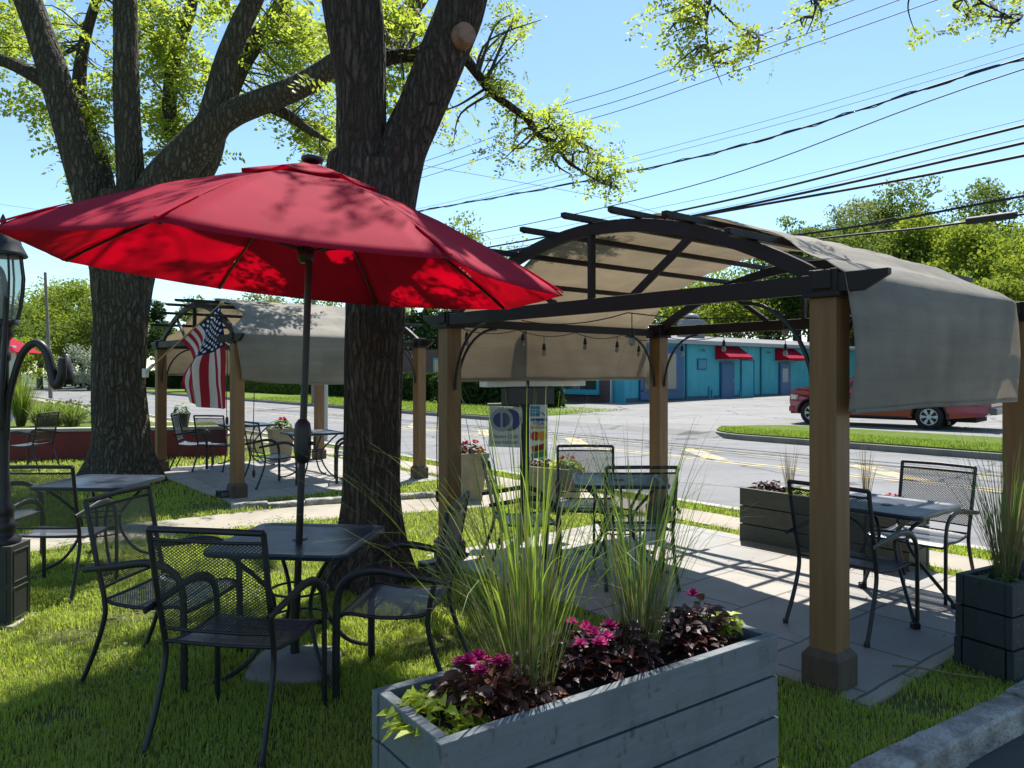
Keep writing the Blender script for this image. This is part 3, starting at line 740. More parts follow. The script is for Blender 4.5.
# ------------------------------------------------------------------ string lights and cords
M['cord_black'] = flat('cord_black', (0.012, 0.012, 0.013), 0.5)
def string_light(pts, sag, bulbs, label):
    """pts world points; festoon cable with hanging bulbs"""
    root = empty('string_light', pts[0], 0, label, 'string lights', 'festoon bulb strings under the near pergola')
    o = Vector(pts[0]); path = []; 
    for i in range(len(pts)-1):
        a, b = Vector(pts[i])-o, Vector(pts[i+1])-o
        for j in range(8):
            t = j/8; path.append(a.lerp(b, t)-Vector((0, 0, sag*4*t*(1-t))))
    path.append(Vector(pts[-1])-o)
    MB().tube(path, 0.0042, 6).build('cable', 'cord_black', root)
    for f, ln in bulbs:
        i = min(int(f*(len(path)-1)), len(path)-2); p = path[i].lerp(path[i+1], f*(len(path)-1)-i)
        mb = MB(); mb.tube([p, p-Vector((0, 0, ln))], 0.0035, 6)
        mb.lathe([(0.006, 0.0), (0.012, -0.008), (0.018, -0.045), (0.020, -0.062), (0.014, -0.064)], p-Vector((0, 0, ln)), 12)
        s = mb.build('socket', 'cord_black', root)
        MB().lathe([(0.012, -0.062), (0.012, -0.068), (0.020, -0.085), (0.023, -0.098), (0.018, -0.113), (0.005, -0.120), (0.0, -0.120)], p-Vector((0, 0, ln)), 12).build('bulb', 'bulb_glass', s)
def PG(x, y, z): # pergola local -> world
    return W(y, x, z)
string_light([PG(0.05, PL-0.03, 2.06), PG(0.75, PL-0.04, 2.055), PG(1.5, PL-0.04, 2.055), PG(2.2, PL-0.04, 2.055), PG(PW-0.05, PL-0.04, 2.05)], 0.05,
             [(0.04, 0.02), (0.27, 0.02), (0.36, 0.07), (0.55, 0.02), (0.72, 0.05), (0.86, 0.06)], 'bulb string along the street side of the near pergola, over the drape')
string_light([PG(0.0, 2.5, 2.06), PG(0.02, 1.42, 2.055), PG(1.5, 0.95, 2.12), PG(PW-0.06, 0.55, 2.05)], 0.05,
             [(0.34, 0.10), (0.62, 0.05), (0.85, 0.06)], 'bulb string slung from the near beam across under the arch')
string_light([PG(PW-0.05, PL-0.1, 2.06), PG(PW-0.05, 2.5, 2.06), PG(PW-0.05, 1.3, 2.06), PG(PW-0.05, 0.1, 2.05)], 0.06,
             [(0.10, 0.06), (0.30, 0.05), (0.5, 0.07), (0.72, 0.05)], 'bulb string along the rear beam in front of the blue building')
def cord(p0, p1, bulge, label, plug=True):
    root = empty('power_cord', (p1[0], p1[1], 0), 0, label, 'cord')
    a = Vector(p0)-Vector((p1[0], p1[1], 0)); b = Vector(p1)-Vector((p1[0], p1[1], 0))
    P = smooth_path([a, a.lerp(b, .3)+Vector((bulge, 0, 0)), a.lerp(b, .65)-Vector((bulge*.6, 0, 0)), b], 5)
    MB().tube(P, 0.0055, 6).build('cable', 'cord_black', root)
    if plug: MB().lathe([(0.008, 0.06), (0.02, 0.05), (0.022, 0.0), (0.012, -0.04), (0.0, -0.045)], tuple(b), 10).build('plug', 'cord_black', root)
cord(PG(0.10, -0.02, 2.03), PG(0.105, -0.03, 0.16), 0.006, 'black cord hanging beside the near right brown post')
cord(PG(-0.07, PL+0.09, 2.02), PG(-0.06, PL+0.10, 0.55), 0.012, 'black cord with plug hanging beside the post next to the brown tree')
cord((-3.70, 9.80, 1.98), (-3.70, 9.80, 1.02), 0.008, 'short black cord hanging beside the flag on the far pergola')
cord((-3.44, 10.05, 1.98), (-3.44, 10.06, 0.30), 0.008, 'black cord on the far pergola post beside the sagging drape')

# ================================================================== UMBRELLA
def umbrella():
    base = Vector((-1.205, 4.19, 0)); root = empty('market_umbrella', base, 0, 'large crimson market umbrella on a black pole through the near table', 'umbrella')
    C = Vector((-1.154, 4.186, 2.19))-base; apex = Vector((-1.107, 4.186, 2.785))-base; tx, ty, Ru, ph = -0.082, -0.009, 1.435, -0.103
    tips = []
    for k in range(8):
        a = ph+k*math.pi/4; dx, dy = Ru*math.cos(a), Ru*math.sin(a)
        tips.append(C+Vector((dx, dy, tx*dx+ty*dy)))
    def rib(k, t): # t 0 apex..1 tip, slightly convex
        p = apex.lerp(tips[k % 8], t); p.z += 0.055*math.sin(math.pi*t)**0.9; return p
    mb = MB(); nr, ns = 18, 10
    for k in range(8):
        def fn(a, b, k=k):
            t = 0.12+0.88*b; p = rib(k, t).lerp(rib(k+1, t), a)
            e = 4*a*(1-a); p.z -= 0.030*e*t*math.sin(math.pi*min(1, t*0.85))
            ctr = apex.lerp(C, t); inw = (ctr-p); inw.z = 0
            p += inw*(0.030*e*t*t)
            p.z += 0.006*mnoise.noise((p.x*6, p.y*6, k))*(1-e*.3)
            if b > 0.93: p.z -= 0.012*(b-0.93)/0.07
            return tuple(p)
        mb.grid(fn, ns, nr)
    can = mb.build('canopy', 'red_cloth', root, solid=0.0015)
    mb = MB()
    for k in range(8):
        def fn(a, b, k=k):
            t = 0.015+0.25*b; p = rib(k, t).lerp(rib(k+1, t), a); e = 4*a*(1-a)
            p.z += 0.014+0.010*(1-e)*b-0.008*e*b+0.015*(1-b)
            return tuple(p)
        mb.grid(fn, 8, 5)
    mb.build('vent', 'red_cloth', can, solid=0.0015)
    # rib pockets sewn on the seams
    mb = MB()
    for k in range(8):
        mb = MB(); mb.tube([rib(k, 0.80+0.02*i)+Vector((0, 0, 0.006)) for i in range(11)], [0.004+0.006*min(1, i/3) for i in range(11)], 6, flat=0.5)
        mb.build('rib_pocket', 'red_cloth', can)
    hub = apex-Vector((0.003, 0, 0.06)); runner = Vector(( -0.02, 0.0, 2.33))+Vector((apex.x*0.82, 0, 0))
    for k in range(8):
        r = MB().bar(hub.lerp(rib(k, .05), .6)-Vector((0, 0, .02)), rib(k, 0.99)-Vector((0, 0, 0.022)), 0.013, 0.020)
        # curved to follow the cloth: two pieces
        mb = MB(); mb.tube([rib(k, 0.03+0.955*i/14)-Vector((0, 0, 0.020)) for i in range(15)], 0.0085, 6)
        mb.tube([rib(k, 0.93)-Vector((0, 0, 0.021)), rib(k, 0.985)-Vector((0, 0, 0.022))], 0.010, 8)
        rb = mb.build('rib', 'black_metal', root)
        MB().tube([runner+(tips[k]-C).normalized()*0.035, rib(k, 0.50)-Vector((0, 0, 0.028))], 0.0065, 6).build('strut', 'black_metal', rb)
    pole_top = apex+Vector((0, 0, 0.0)); pb = Vector((0, 0, 0.06)); d = (pole_top-pb)
    P = [pb+d*i/10 for i in range(11)]
    MB().tube(P, 0.0195, 14).build('pole', 'black_metal', root)
    MB().lathe([(0.03, -0.07), (0.046, -0.05), (0.046, 0.02), (0.03, 0.035)], tuple(runner), 16).build('runner', 'black_metal', root)
    MB().lathe([(0.03, -0.03), (0.05, -0.02), (0.05, 0.02), (0.02, 0.03)], tuple(hub), 16).build('hub', 'black_metal', root)
    MB().lathe([(0.03, -0.01), (0.055, 0.0), (0.062, 0.012), (0.06, 0.026), (0.03, 0.034), (0, 0.035)], tuple(apex+Vector((0, 0, 0.035))), 16).build('finial', 'black_metal', root)
    cz = pb+d*((1.27-pb.z)/d.z)
    mb = MB(); mb.lathe([(0.022, -0.12), (0.042, -0.10), (0.047, -0.05), (0.047, 0.06), (0.042, 0.10), (0.022, 0.125)], tuple(cz), 16)
    ch = mb.build('crank_housing', 'black_metal', root)
    mb = MB(); mb.tube([cz+Vector((0.03, 0, -0.01)), cz+Vector((0.075, -0.01, -0.01))], 0.010, 8); mb.bar(cz+Vector((0.07, -0.01, -0.045)), cz+Vector((0.07, -0.01, 0.03)), 0.014, 0.012)
    mb.build('crank_handle', 'black_metal', ch)
    # weighted base
    mb = MB(); n = 28; prof = [(0.265, 0.0), (0.27, 0.035), (0.25, 0.062), (0.14, 0.080), (0.06, 0.09), (0.045, 0.10)]
    vs = []; fs = []
    for r, z in prof:
        for j in range(n):
            th = 2*math.pi*j/n; c_, s_ = math.cos(th), math.sin(th); q = (abs(c_)**4+abs(s_)**4)**(-0.25)
            vs.append((r*c_*q*0.88, r*s_*q*0.88, z))
    for i in range(len(prof)-1):
        for j in range(n): fs.append((i*n+j, i*n+(j+1) % n, (i+1)*n+(j+1) % n, (i+1)*n+j))
    fs.append(tuple(range(len(vs)-n, len(vs)))); mb.add(vs, fs, True)
    mb.build('base', flat('base_grey', (0.17, 0.165, 0.155), 0.7), root)
    MB().tube([(0, 0, 0.09), (0.006, 0, 0.42)], 0.026, 14).build('pole_sleeve', 'black_metal', root)
umbrella()

# ================================================================== CHAIRS AND TABLES
def make_chair(loc, rz, label):
    """local +Y is the way the sitter faces"""
    root = empty('patio_chair', loc, rz, label, 'chair', 'black steel mesh patio armchairs')
    hw = 0.268; HB = 0.975
    up = lambda s: smooth_path([(s*(hw+.004), -0.335, 0.006), (s*(hw-.004), -0.262, 0.18), (s*(hw-0.008), -0.205, 0.36), (s*(hw-0.008), -0.205, 0.47), (s*(hw-0.004), -0.245, 0.66), (s*hw, -0.305, HB)], 5)
    for s in (-1, 1):
        P = up(s); k = 16
        lg = MB().tube(P[:k], 0.0135, 8).build('leg', 'black_metal', root)
        MB().lathe([(0.017, 0), (0.018, 0.02), (0.0155, 0.03)], (s*(hw+.004), -0.335, 0), 10).build('foot_cap', 'black_metal', lg)
    mb = MB()
    for s in (-1, 1):
        mb.tube(up(s)[15:], 0.0135, 8)
    mb.tube([(-hw, -0.305, HB), (0, -0.318, HB+0.004), (hw, -0.305, HB)], 0.0145, 8)
    for z, y in ((0.930, -0.296), (0.520, -0.215)):
        mb.tube([(-hw+.01, y, z), (-.12, y-0.016, z), (.12, y-0.016, z), (hw-.01, y, z)], 0.008, 6)
    mb.build('back_frame', 'black_metal', root)
    def bk(a, b):
        z = 0.520+(0.930-0.520)*b; y = -0.215-0.081*b-0.016*math.sin(math.pi*a)-0.010*math.sin(math.pi*b); return ((a*2-1)*(hw-0.012), y, z)
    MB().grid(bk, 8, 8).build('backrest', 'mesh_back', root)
    def st(a, b):
        y = -0.205+0.47*b; z = 0.452-0.022*math.sin(math.pi*min(1, b*1.1))*1.0-0.03*max(0, (b-0.82)/0.18)**2-0.006*math.sin(math.pi*a)
        if b < .08: z += 0.012*(1-b/.08)
        return ((a*2-1)*(hw-0.016+0.016*b), y, z)
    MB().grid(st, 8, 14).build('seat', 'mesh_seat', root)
    mb = MB()
    for a in (0, 1): mb.tube([Vector(st(a, i/12))+Vector((0, 0, -0.004)) for i in range(13)], 0.010, 6)
    mb.tube([Vector(st(i/6, 1))+Vector((0, 0, -0.004)) for i in range(7)], 0.011, 6)
    mb.tube([Vector(st(i/6, 0))+Vector((0, 0, -0.004)) for i in range(7)], 0.009, 6)
    for b in (0.35, 0.7): mb.tube([Vector(st(i/6, b))+Vector((0, 0, -0.012)) for i in range(7)], 0.007, 6)
    mb.build('seat_frame', 'black_metal', root)
    for s in (-1, 1):
        X = s*(hw+0.020)
        lg = MB().tube(smooth_path([(X, 0.262, 0.004), (X, 0.262, 0.25), (X, 0.258, 0.50)], 4), 0.021, 10, flat=0.55, up=(1, 0, 0)).build('leg', 'black_metal', root)
        P = smooth_path([(X, 0.258, 0.498), (X, 0.235, 0.585), (X, 0.165, 0.645), (X, 0.05, 0.668), (X, -0.12, 0.645), (X, -0.305, 0.618)], 5)
        MB().tube(P, interp([0.021, 0.021, 0.022, 0.022, 0.020, 0.015], 5), 10, flat=0.55, up=(1, 0, 0)).build('armrest', 'black_metal', root)
    return root
SPOTS = [
 (-1.255, 3.52, 80, 'black mesh chair with its back to the camera at the umbrella table'),
 (-1.90, 4.19, -8, 'black mesh chair on the left of the umbrella table, turned towards its pole'),
 (-0.585, 4.03, 173, 'black mesh chair between the umbrella table and the grey planter, seat half in sun'),
 (-3.42, 5.72, 90, 'black mesh chair on the grass by the lamp post, its back to the camera'),
 (-4.45, 6.45, 2, 'black mesh chair left of the shaded lawn table, mostly behind the lamp post'),
 (-8.15, 12.8, 178, 'black mesh chair in profile before the dark red retaining wall'),
 (0.70, 7.02, -92, 'black mesh chair facing the camera behind the grass tufts, under the near pergola'),
 (0.97, 5.98, 91, 'black mesh chair with its back to the camera beside the rear pergola post'),
 (0.08, 6.30, 8, 'black mesh chair in profile next to the dark sign post'),
 (2.22, 4.92, 37, 'black mesh chair half hidden by the near right brown pergola post'),
 (3.08, 5.70, 218, 'black mesh chair facing the camera between the patio table and the street'),
 (-5.50, 13.05, 12, 'black mesh chair beside the red wall end, farthest left under the far pergola'),
 (-4.97, 12.80, 80, 'black mesh chair seen from behind just left of the flag post'),
 (-3.52, 11.02, 42, 'black mesh chair just right of the flag post, arms towards the far table'),
 (-2.40, 11.45, 195, 'black mesh chair at the far table, half hidden by the brown tree trunk'),
]
ch0 = make_chair((SPOTS[0][0], SPOTS[0][1], 0), R(SPOTS[0][2]-90), SPOTS[0][3])
def zon(x, y):
    u, v = uv_of(x, y)
    return 0.018 if any(p[0] < u < p[1] and p[2] < v < p[3] for p in (P1, P2)) else 0.0
for x, y, a, lab in SPOTS[1:]:
    c = dup(ch0, (x, y, zon(x, y)), R(a-90), lab)
    if zon(x, y) > 0: c.scale = (1, 1, 0.945)

M['table_top'] = pm('table_top', (0.014, 0.020, 0.034), (0.021, 0.028, 0.045), 5, 0.36, 0.15, 0.001, fine=180, spec=0.5, rvar=0.08)
def make_table(loc, rz, label, size=0.78):
    root = empty('patio_table', loc, rz, label, 'table', 'square black steel patio tables')
    h = size/2; rc = 0.075; zt = 0.72
    def outline(hh, r):
        pts = []
        for cx, cy, a0 in ((hh-r, hh-r, 0), (-hh+r, hh-r, 90), (-hh+r, -hh+r, 180), (hh-r, -hh+r, 270)):
            for i in range(7): a = R(a0+15*i); pts.append((cx+r*math.cos(a), cy+r*math.sin(a)))
        return pts
    mb = MB(); rings = [(h-0.01, rc, zt-0.034), (h, rc, zt-0.030), (h+0.004, rc+.004, zt-0.012), (h, rc, zt), (h-0.02, rc-.01, zt-0.002), (h-0.05, rc-0.02, zt-0.010), (0.03, 0.029, zt-0.010)]
    vs = []; fs = []; n = 28
    for hh, r, z in rings: vs += [(x, y, z) for x, y in outline(hh, r)]
    for i in range(len(rings)-1):
        for j in range(n): fs.append((i*n+j, i*n+(j+1) % n, (i+1)*n+(j+1) % n, (i+1)*n+j))
    fs.append(tuple(range(n))[::-1]); fs.append(tuple(range((len(rings)-1)*n, len(rings)*n)))
    mb.add(vs, fs, False)
    top = mb.build('tabletop', 'table_top', root)
    MB().lathe([(0.026, 0.0), (0.042, 0.0), (0.042, 0.006), (0.026, 0.009)], (0, 0, zt-0.010), 18).build('grommet', flat('grommet_grey', (0.16, 0.16, 0.165), 0.4), top)
    for sx in (-1, 1):
        for sy in (-1, 1):
            k = h/0.39
            P = smooth_path([(sx*.29*k, sy*.29*k, zt-0.035), (sx*.22*k, sy*.22*k, 0.60), (sx*.115, sy*.115, 0.43), (sx*.115, sy*.115, 0.27), (sx*.20*k, sy*.20*k, 0.09), (sx*.315*k, sy*.315*k, 0.016), (sx*.37*k, sy*.37*k, 0.013)], 5)
            MB().tube(P, 0.0125, 8).build('leg', 'black_metal', root)
    mb = MB()
    for z, r in ((0.43, 0.160), (0.27, 0.160)):
        mb.tube([(r*math.cos(2*math.pi*i/24), r*math.sin(2*math.pi*i/24), z) for i in range(25)], 0.007, 6, caps=False)
    mb.build('ring_brace', 'black_metal', root)
    return root
t0 = make_table((-1.20, 4.27, 0), R(-7), 'square black table with the umbrella pole through its middle')
for x, y, a, lab in ((-3.55, 6.52, -4, 'square black table on the lawn in front of the broad grey tree trunk'),
                     (0.92, 6.52, -3, 'square black table half hidden by ornamental grass under the near pergola'),
                     (-4.75, 13.5, 40, 'square black table behind the flag post, farthest from the camera'),
                     (-3.10, 11.72, 36, 'square black table between the flag post and the brown tree trunk')):
    dup(t0, (x, y, zon(x, y)), R(a), lab)
# the right patio table has straight splayed legs
def splay_table(loc, rz, label):
    root = empty('patio_table', loc, rz, label, 'table', 'square black steel patio tables')
    for ch in kids(t0):
        if ch.name.startswith('tabletop'):
            c = ch.copy(); col.objects.link(c); c.parent = root; c.scale = (0.93, 0.93, 1)
            for g in kids(ch): d = g.copy(); col.objects.link(d); d.parent = c
    for sx in (-1, 1):
        for sy in (-1, 1):
            P = [(sx*.10, sy*.10, 0.69), (sx*.10, sy*.10, 0.60)]
            mb = MB(); mb.tube(smooth_path([(sx*.28, sy*.28, 0.688), (sx*.16, sy*.16, 0.60), (sx*.10, sy*.10, 0.50), (sx*.13, sy*.13, 0.36), (sx*.315, sy*.315, 0.03)], 5), 0.013, 8)
            l = mb.build('leg', 'black_metal', root)
            MB().box((sx*.325, sy*.325, 0.02), (0.05, 0.05, 0.04), R(45)).build('foot_cap', 'black_metal', l, bevel=0.006)
    mb = MB(); mb.tube([(0.145*math.cos(2*math.pi*i/24), 0.145*math.sin(2*math.pi*i/24), 0.50) for i in range(25)], 0.008, 6, caps=False); mb.build('ring_brace', 'black_metal', root)
splay_table((2.62, 5.28, 0.018), TH, 'square black table with splayed straight legs on the right patio, top shining blue')

# ================================================================== PLANTERS
def plank_planter(corner, d_long, L, d_short, Wd, Hh, mat, label, nplank=4, skirt=False):
    """corner: ground position; d_long, d_short unit 2D directions"""
    cx = corner[0]+d_long[0]*L/2+d_short[0]*Wd/2; cy = corner[1]+d_long[1]*L/2+d_short[1]*Wd/2
    rz = math.atan2(d_long[1], d_long[0]); s = 1 if d_long[0]*d_short[1]-d_long[1]*d_short[0] > 0 else -1
    root = empty('planter_box', (cx, cy, 0), rz, label, 'planter', 'timber plank planter boxes')
    p = Hh/nplank; th = 0.038; r = random.Random(int(L*1000))
    def side(y):
        mb = MB()
        for k in range(nplank):
            g = 0.009; ex = 0.008 if (skirt and k == 0) else r.uniform(-.0015, .0015)
            mb.box((r.uniform(-.002, .002), y*(Wd/2-th/2+ex), k*p+p/2), (L, th, p-g))
        mb.build('side_panel', mat, root, bevel=0.004)
    def end(x):
        mb = MB()
        for k in range(nplank):
            ex = 0.008 if (skirt and k == 0) else r.uniform(-.0015, .0015)
            mb.box((x*(L/2-th/2-0.006+ex), 0, k*p+p/2), (th, Wd-2*th-0.004, p-0.009))
        mb.build('end_panel', mat, root, bevel=0.004)
    side(1); side(-1); end(1); end(-1)
    mb = MB()
    for x in (-1, 1):
        for y in (-1, 1): mb.box((x*(L/2-0.075), y*(Wd/2-0.065), Hh/2-0.02), (0.05, 0.05, Hh-0.06))
    mb.box((0, 0, Hh/2-0.05), (L-0.10, Wd-0.088, Hh-0.16))
    mb.build('inner_frame', 'plank_dark', root)
    sc_m = flat('screw_zinc', (0.16, 0.155, 0.14), 0.5)
    for yy in (-1, 1):
        mb = MB()
        for k in range(nplank):
            for xx in (-1, 1):
                for dz in (-.25, .25):
                    x_, z_ = xx*(L/2-0.06), k*p+p/2+dz*p; yo = yy*(Wd/2+(0.008 if skirt and k == 0 else 0.0))
                    mb.add([(x_+.0045*math.cos(a*1.0472), yo+yy*0.0012, z_+.0045*math.sin(a*1.0472)) for a in range(6)], [tuple(range(6))])
        mb.build('screw_heads', sc_m, root)['kind'] = 'stuff'
    def so(a, b):
        x = (a-.5)*(L-2*th-0.002); y = (b-.5)*(Wd-2*th-0.002); return (x, y, Hh-0.055+0.03*mnoise.noise((x*7, y*7, L))+0.012*mnoise.noise((x*30, y*30, L)))
    MB().grid(so, 40, 12).build('soil', 'soil', root)
    return root
dl = np.array([0.816, 0.578]); ds = np.array([-0.578, 0.816])
BP = (-0.194, 2.06); BPL, BPW, BPH = 1.505, 0.445, 0.64
plank_planter(BP, dl, BPL, ds, BPW, BPH, 'plank_grey', 'blue-grey plank planter in the foreground, full of grasses and magenta flowers')
RP = (2.64, 3.985); rl = np.array([0.87, 0.493]); rs = np.array([-0.493, 0.87])
plank_planter(RP, rl, 1.5, rs, 0.30, 0.53, 'plank_dark', 'dark slate plank planter at the right edge by the granite kerb', 3, True)
KP = (2.236, 7.42); kl = np.array([0.635, -0.772]); ks = np.array([0.772, 0.635])
plank_planter(KP, kl, 1.6, ks, 0.40, 0.53, 'plank_olive', 'olive grey plank planter at the street edge of the right patio', 3)

# ------------------------------------------------------------------ plants
def grass_clump(loc, label, h, n, spread, mat, cat='ornamental grass', arch=0.5, w=0.0055, seed=0, straw=0.15, bias=(0, 0), name='ornamental_grass', group=None):
    g = np.random.default_rng(seed); root = empty(name, loc, 0, label, cat, group)
    for part, m, cnt in (('foliage', mat, int(n*(1-straw))), ('dry_blades', 'blade_straw', int(n*straw))):
        if cnt < 3: continue
        VV = []; FF = []; off = 0; S = 9
        for i in range(cnt):
            a = g.random()*6.283; r0 = 0.075*math.sqrt(g.random())*spread/0.3*0.6
            L = h*(0.55+0.6*g.random()); lean = arch*(0.10+1.1*g.random()**1.5)
            if part == 'dry_blades': L *= 0.8; lean *= 1.3
            a2 = a+(g.random()-.5)*1.2; dx, dy = math.cos(a2)+bias[0], math.sin(a2)+bias[1]
            px, py, pz = r0*math.cos(a), r0*math.sin(a), 0.0; ang = 0.04+0.75*spread*g.random()**1.6
            curl = lean*(1.5+2.0*g.random())*g.random()**0.5; ce = 1.8+1.6*g.random()
            ww = w*(0.6+0.7*g.random()); sx, sy = -math.sin(a2+g.normal()*.6), math.cos(a2+g.normal()*.6)
            pts = []
            for k in range(S+1):
                t = k/S; pts.append((px, py, pz)); th = ang+curl*t**ce
                px += dx*math.sin(th)*L/S; py += dy*math.sin(th)*L/S; pz += math.cos(th)*L/S
            for k, (x, y, z) in enumerate(pts):
                t = k/S; q = ww*(1-0.92*t**2.0)*(0.32+0.68*min(1, t*2.0))
                VV.append((x-sx*q/2, y-sy*q/2, z)); VV.append((x+sx*q/2, y+sy*q/2, z))
            b = off+np.arange(S)[:, None]*2; FF.append(b+np.array([0, 1, 3, 2])); off += 2*(S+1)
        np_mesh(part, np.array(VV), np.concatenate(FF), m, root, True)
    return root
def leaf_plant(loc, label, cat, n, r, h, leaf, mat, flower=None, nf=0, fr=0.03, seed=0, droop=0.5, name='bedding_plant', spill=(0, 0), lobed=False, fmat='petal_magenta', group=None, squash=(1, 1)):
    g = np.random.default_rng(seed); root = empty(name, loc, 0, label, cat, group)
    V = []; F = []
    stems = MB()
    for i in range(n):
        a = g.random()*6.283; q = math.sqrt(g.random()); rr = r*q
        z = h*(1-q*q*0.75)*(0.45+0.6*g.random()); c = Vector((rr*math.cos(a)*squash[0]+spill[0]*q*g.random(), rr*math.sin(a)*squash[1]+spill[1]*q*g.random(), max(0.0, z-(0.0 if not any(spill) else 0.12*q*g.random()))))
        d = Vector((math.cos(a+g.normal()*.7), math.sin(a+g.normal()*.7), 0.35-droop*g.random()*1.4)).normalized()
        side = d.cross(Vector((0, 0, 1))).normalized(); nrm = side.cross(d).normalized()
        side = (side+nrm*g.normal()*0.35).normalized(); nrm = side.cross(d).normalized()
        L = leaf*(0.6+0.7*g.random()); wd = L*(0.34 if not lobed else 0.5)
        prof = [(0, 0.05), (0.25, 0.85), (0.5, 1.0), (0.75, 0.6), (1, 0.02)] if not lobed else [(0, 0.1), (0.12, 0.95), (0.3, 0.45), (0.5, 0.6), (1, 0.02)]
        o = len(V)
        for t, ww in prof:
            m = c+d*L*t-Vector((0, 0, 1))*L*droop*0.5*t*t
            V += [m-side*wd*ww+nrm*wd*ww*0.45, m, m+side*wd*ww+nrm*wd*ww*0.45]
        for k in range(4):
            F += [(o+3*k, o+3*k+1, o+3*k+4, o+3*k+3), (o+3*k+1, o+3*k+2, o+3*k+5, o+3*k+4)]
        if i % 4 == 0: stems.tube([Vector((c.x*.25, c.y*.25, 0)), Vector((c.x*.7, c.y*.7, c.z*.7)), c], 0.0022, 4)
    np_mesh('foliage', np.array([tuple(v) for v in V]), np.array(F), mat, root, False)
    stems.build('stem', 'leaf_bronze' if mat != 'leaf_lime' else 'leaf_lime', root)
    for i in range(nf):
        a = g.random()*6.283; rr = r*0.75*math.sqrt(g.random()); fl = MB()
        c = Vector((rr*math.cos(a)*squash[0], rr*math.sin(a)*squash[1], h*(0.86+0.16*g.random())))
        for ring, cnt, tilt, ln in ((0, 13, 0.15, 1.0), (1, 10, 0.55, 0.8), (2, 7, 1.0, 0.6)):
            for k in range(cnt):
                b = 6.283*(k+g.random()*.6)/cnt; el = tilt+g.random()*.3; dd = Vector((math.cos(b)*math.cos(el), math.sin(b)*math.cos(el), math.sin(el)))
                sd = dd.cross(Vector((0.01, 0, 1))).normalized(); l = fr*ln*(0.8+0.4*g.random()); p0 = c+Vector((0, 0, ring*fr*0.12))
                fl.add([p0, p0+dd*l*.55-sd*l*.20, p0+dd*l, p0+dd*l*.55+sd*l*.20], [(0, 1, 2, 3)])
        fl.build('flower', fmat, root)
    return root
def on(corner, d1, L, d2, Wd, t, s, z): # point inside a planter
    return (corner[0]+d1[0]*L*t+d2[0]*Wd*s, corner[1]+d1[1]*L*t+d2[1]*Wd*s, z)
bp = lambda t, s, z=0.585: on(BP, dl, BPL, ds, BPW, t, s, z)
grass_clump(bp(.30, .50), 'tall green ornamental grass on the left in the foreground planter', 0.98, 215, 0.58, 'blade_green', seed=1, arch=1.3, bias=(-.25, 0.05), w=0.0064, straw=0.14, group='grasses in the foreground planter')
grass_clump(bp(.655, .52), 'upright darker ornamental grass on the right in the foreground planter', 0.86, 185, 0.46, 'blade_deep', seed=2, arch=0.95, bias=(0.10, 0.0), w=0.0058, straw=0.12, group='grasses in the foreground planter')
leaf_plant(bp(.085, .50, .60), 'lime green sweet potato vine spilling over the left end of the planter', 'vine', 110, 0.135, 0.075, 0.055, 'leaf_lime', seed=3, droop=0.45, name='sweet_potato_vine', spill=(-0.03, 0.0), lobed=True)
leaf_plant(bp(.19, .47, .59), 'bronze leaved plant with a cluster of magenta flowers behind the lime vine', 'flower', 210, 0.14, 0.15, 0.050, 'leaf_bronze', nf=8, fr=0.034, seed=4, droop=.3, name='flowering_plant')
leaf_plant(bp(.28, .30, .585), 'low brown tangled plant at the foot of the left grass', 'plant', 90, 0.10, 0.07, 0.040, 'leaf_bronze', seed=14, name='bedding_plant')
leaf_plant(bp(.46, .52, .59), 'dark purple leaved plant with magenta flowers between the two grasses', 'flower', 210, 0.14, 0.15, 0.052, 'leaf_dark', nf=7, fr=0.032, seed=5, droop=.3, name='flowering_plant')
leaf_plant(bp(.575, .48, .59), 'purple black plant with one violet flower left of the right grass', 'flower', 130, 0.12, 0.15, 0.062, 'leaf_dark', nf=1, fr=0.042, seed=6, droop=.3, name='flowering_plant')
leaf_plant(bp(.77, .47, .59), 'dense dark purple coleus right of the upright grass', 'plant', 230, 0.14, 0.15, 0.046, 'leaf_dark', seed=7, droop=.3, name='coleus')
leaf_plant(bp(.875, .48, .59), 'bronze coleus with one red flower near the right end of the planter', 'flower', 180, 0.12, 0.15, 0.046, 'leaf_bronze', nf=1, fr=0.040, seed=8, droop=.3, name='coleus', fmat='petal_magenta')
leaf_plant(bp(.955, .48, .60), 'small lime green vine at the right corner of the foreground planter', 'vine', 50, 0.085, 0.07, 0.05, 'leaf_lime', seed=9, name='sweet_potato_vine', lobed=True)
rp = lambda t, s, z=.48: on(RP, rl, 1.5, rs, .30, t, s, z)
leaf_plant(rp(.09, .5), 'low pale green creeping plant at the near end of the slate planter', 'plant', 90, 0.12, 0.06, 0.042, 'leaf_green', seed=21, name='bedding_plant')
grass_clump(rp(.17, .55), 'tall grass with dark stems in the slate planter, cut by the right edge', 0.82, 190, 0.4, 'blade_deep', seed=22, arch=0.5, straw=0.4, bias=(-.15, 0), w=0.0055)
leaf_plant(rp(.25, .45), 'pink flowered plant in the slate planter at the right edge', 'flower', 60, 0.12, 0.20, 0.06, 'leaf_green', nf=4, fr=0.035, seed=23, name='flowering_plant')
kp = lambda t, s, z=.48: on(KP, kl, 1.6, ks, .40, t, s, z)
leaf_plant(kp(.12, .5), 'dark mounded coleus on the left end of the olive planter', 'plant', 70, 0.12, 0.14, 0.06, 'leaf_dark', seed=31, name='coleus')
grass_clump(kp(.26, .5), 'sparse straw coloured grass left in the olive planter', 0.55, 46, 0.2, 'blade_straw', seed=32, arch=0.25, straw=0.5, w=0.005, group='thin dry grasses in the olive planter')
leaf_plant(kp(.36, .5), 'yellow green vine in the middle of the olive planter', 'vine', 60, 0.16, 0.08, 0.06, 'leaf_lime', seed=33, name='sweet_potato_vine', lobed=True)
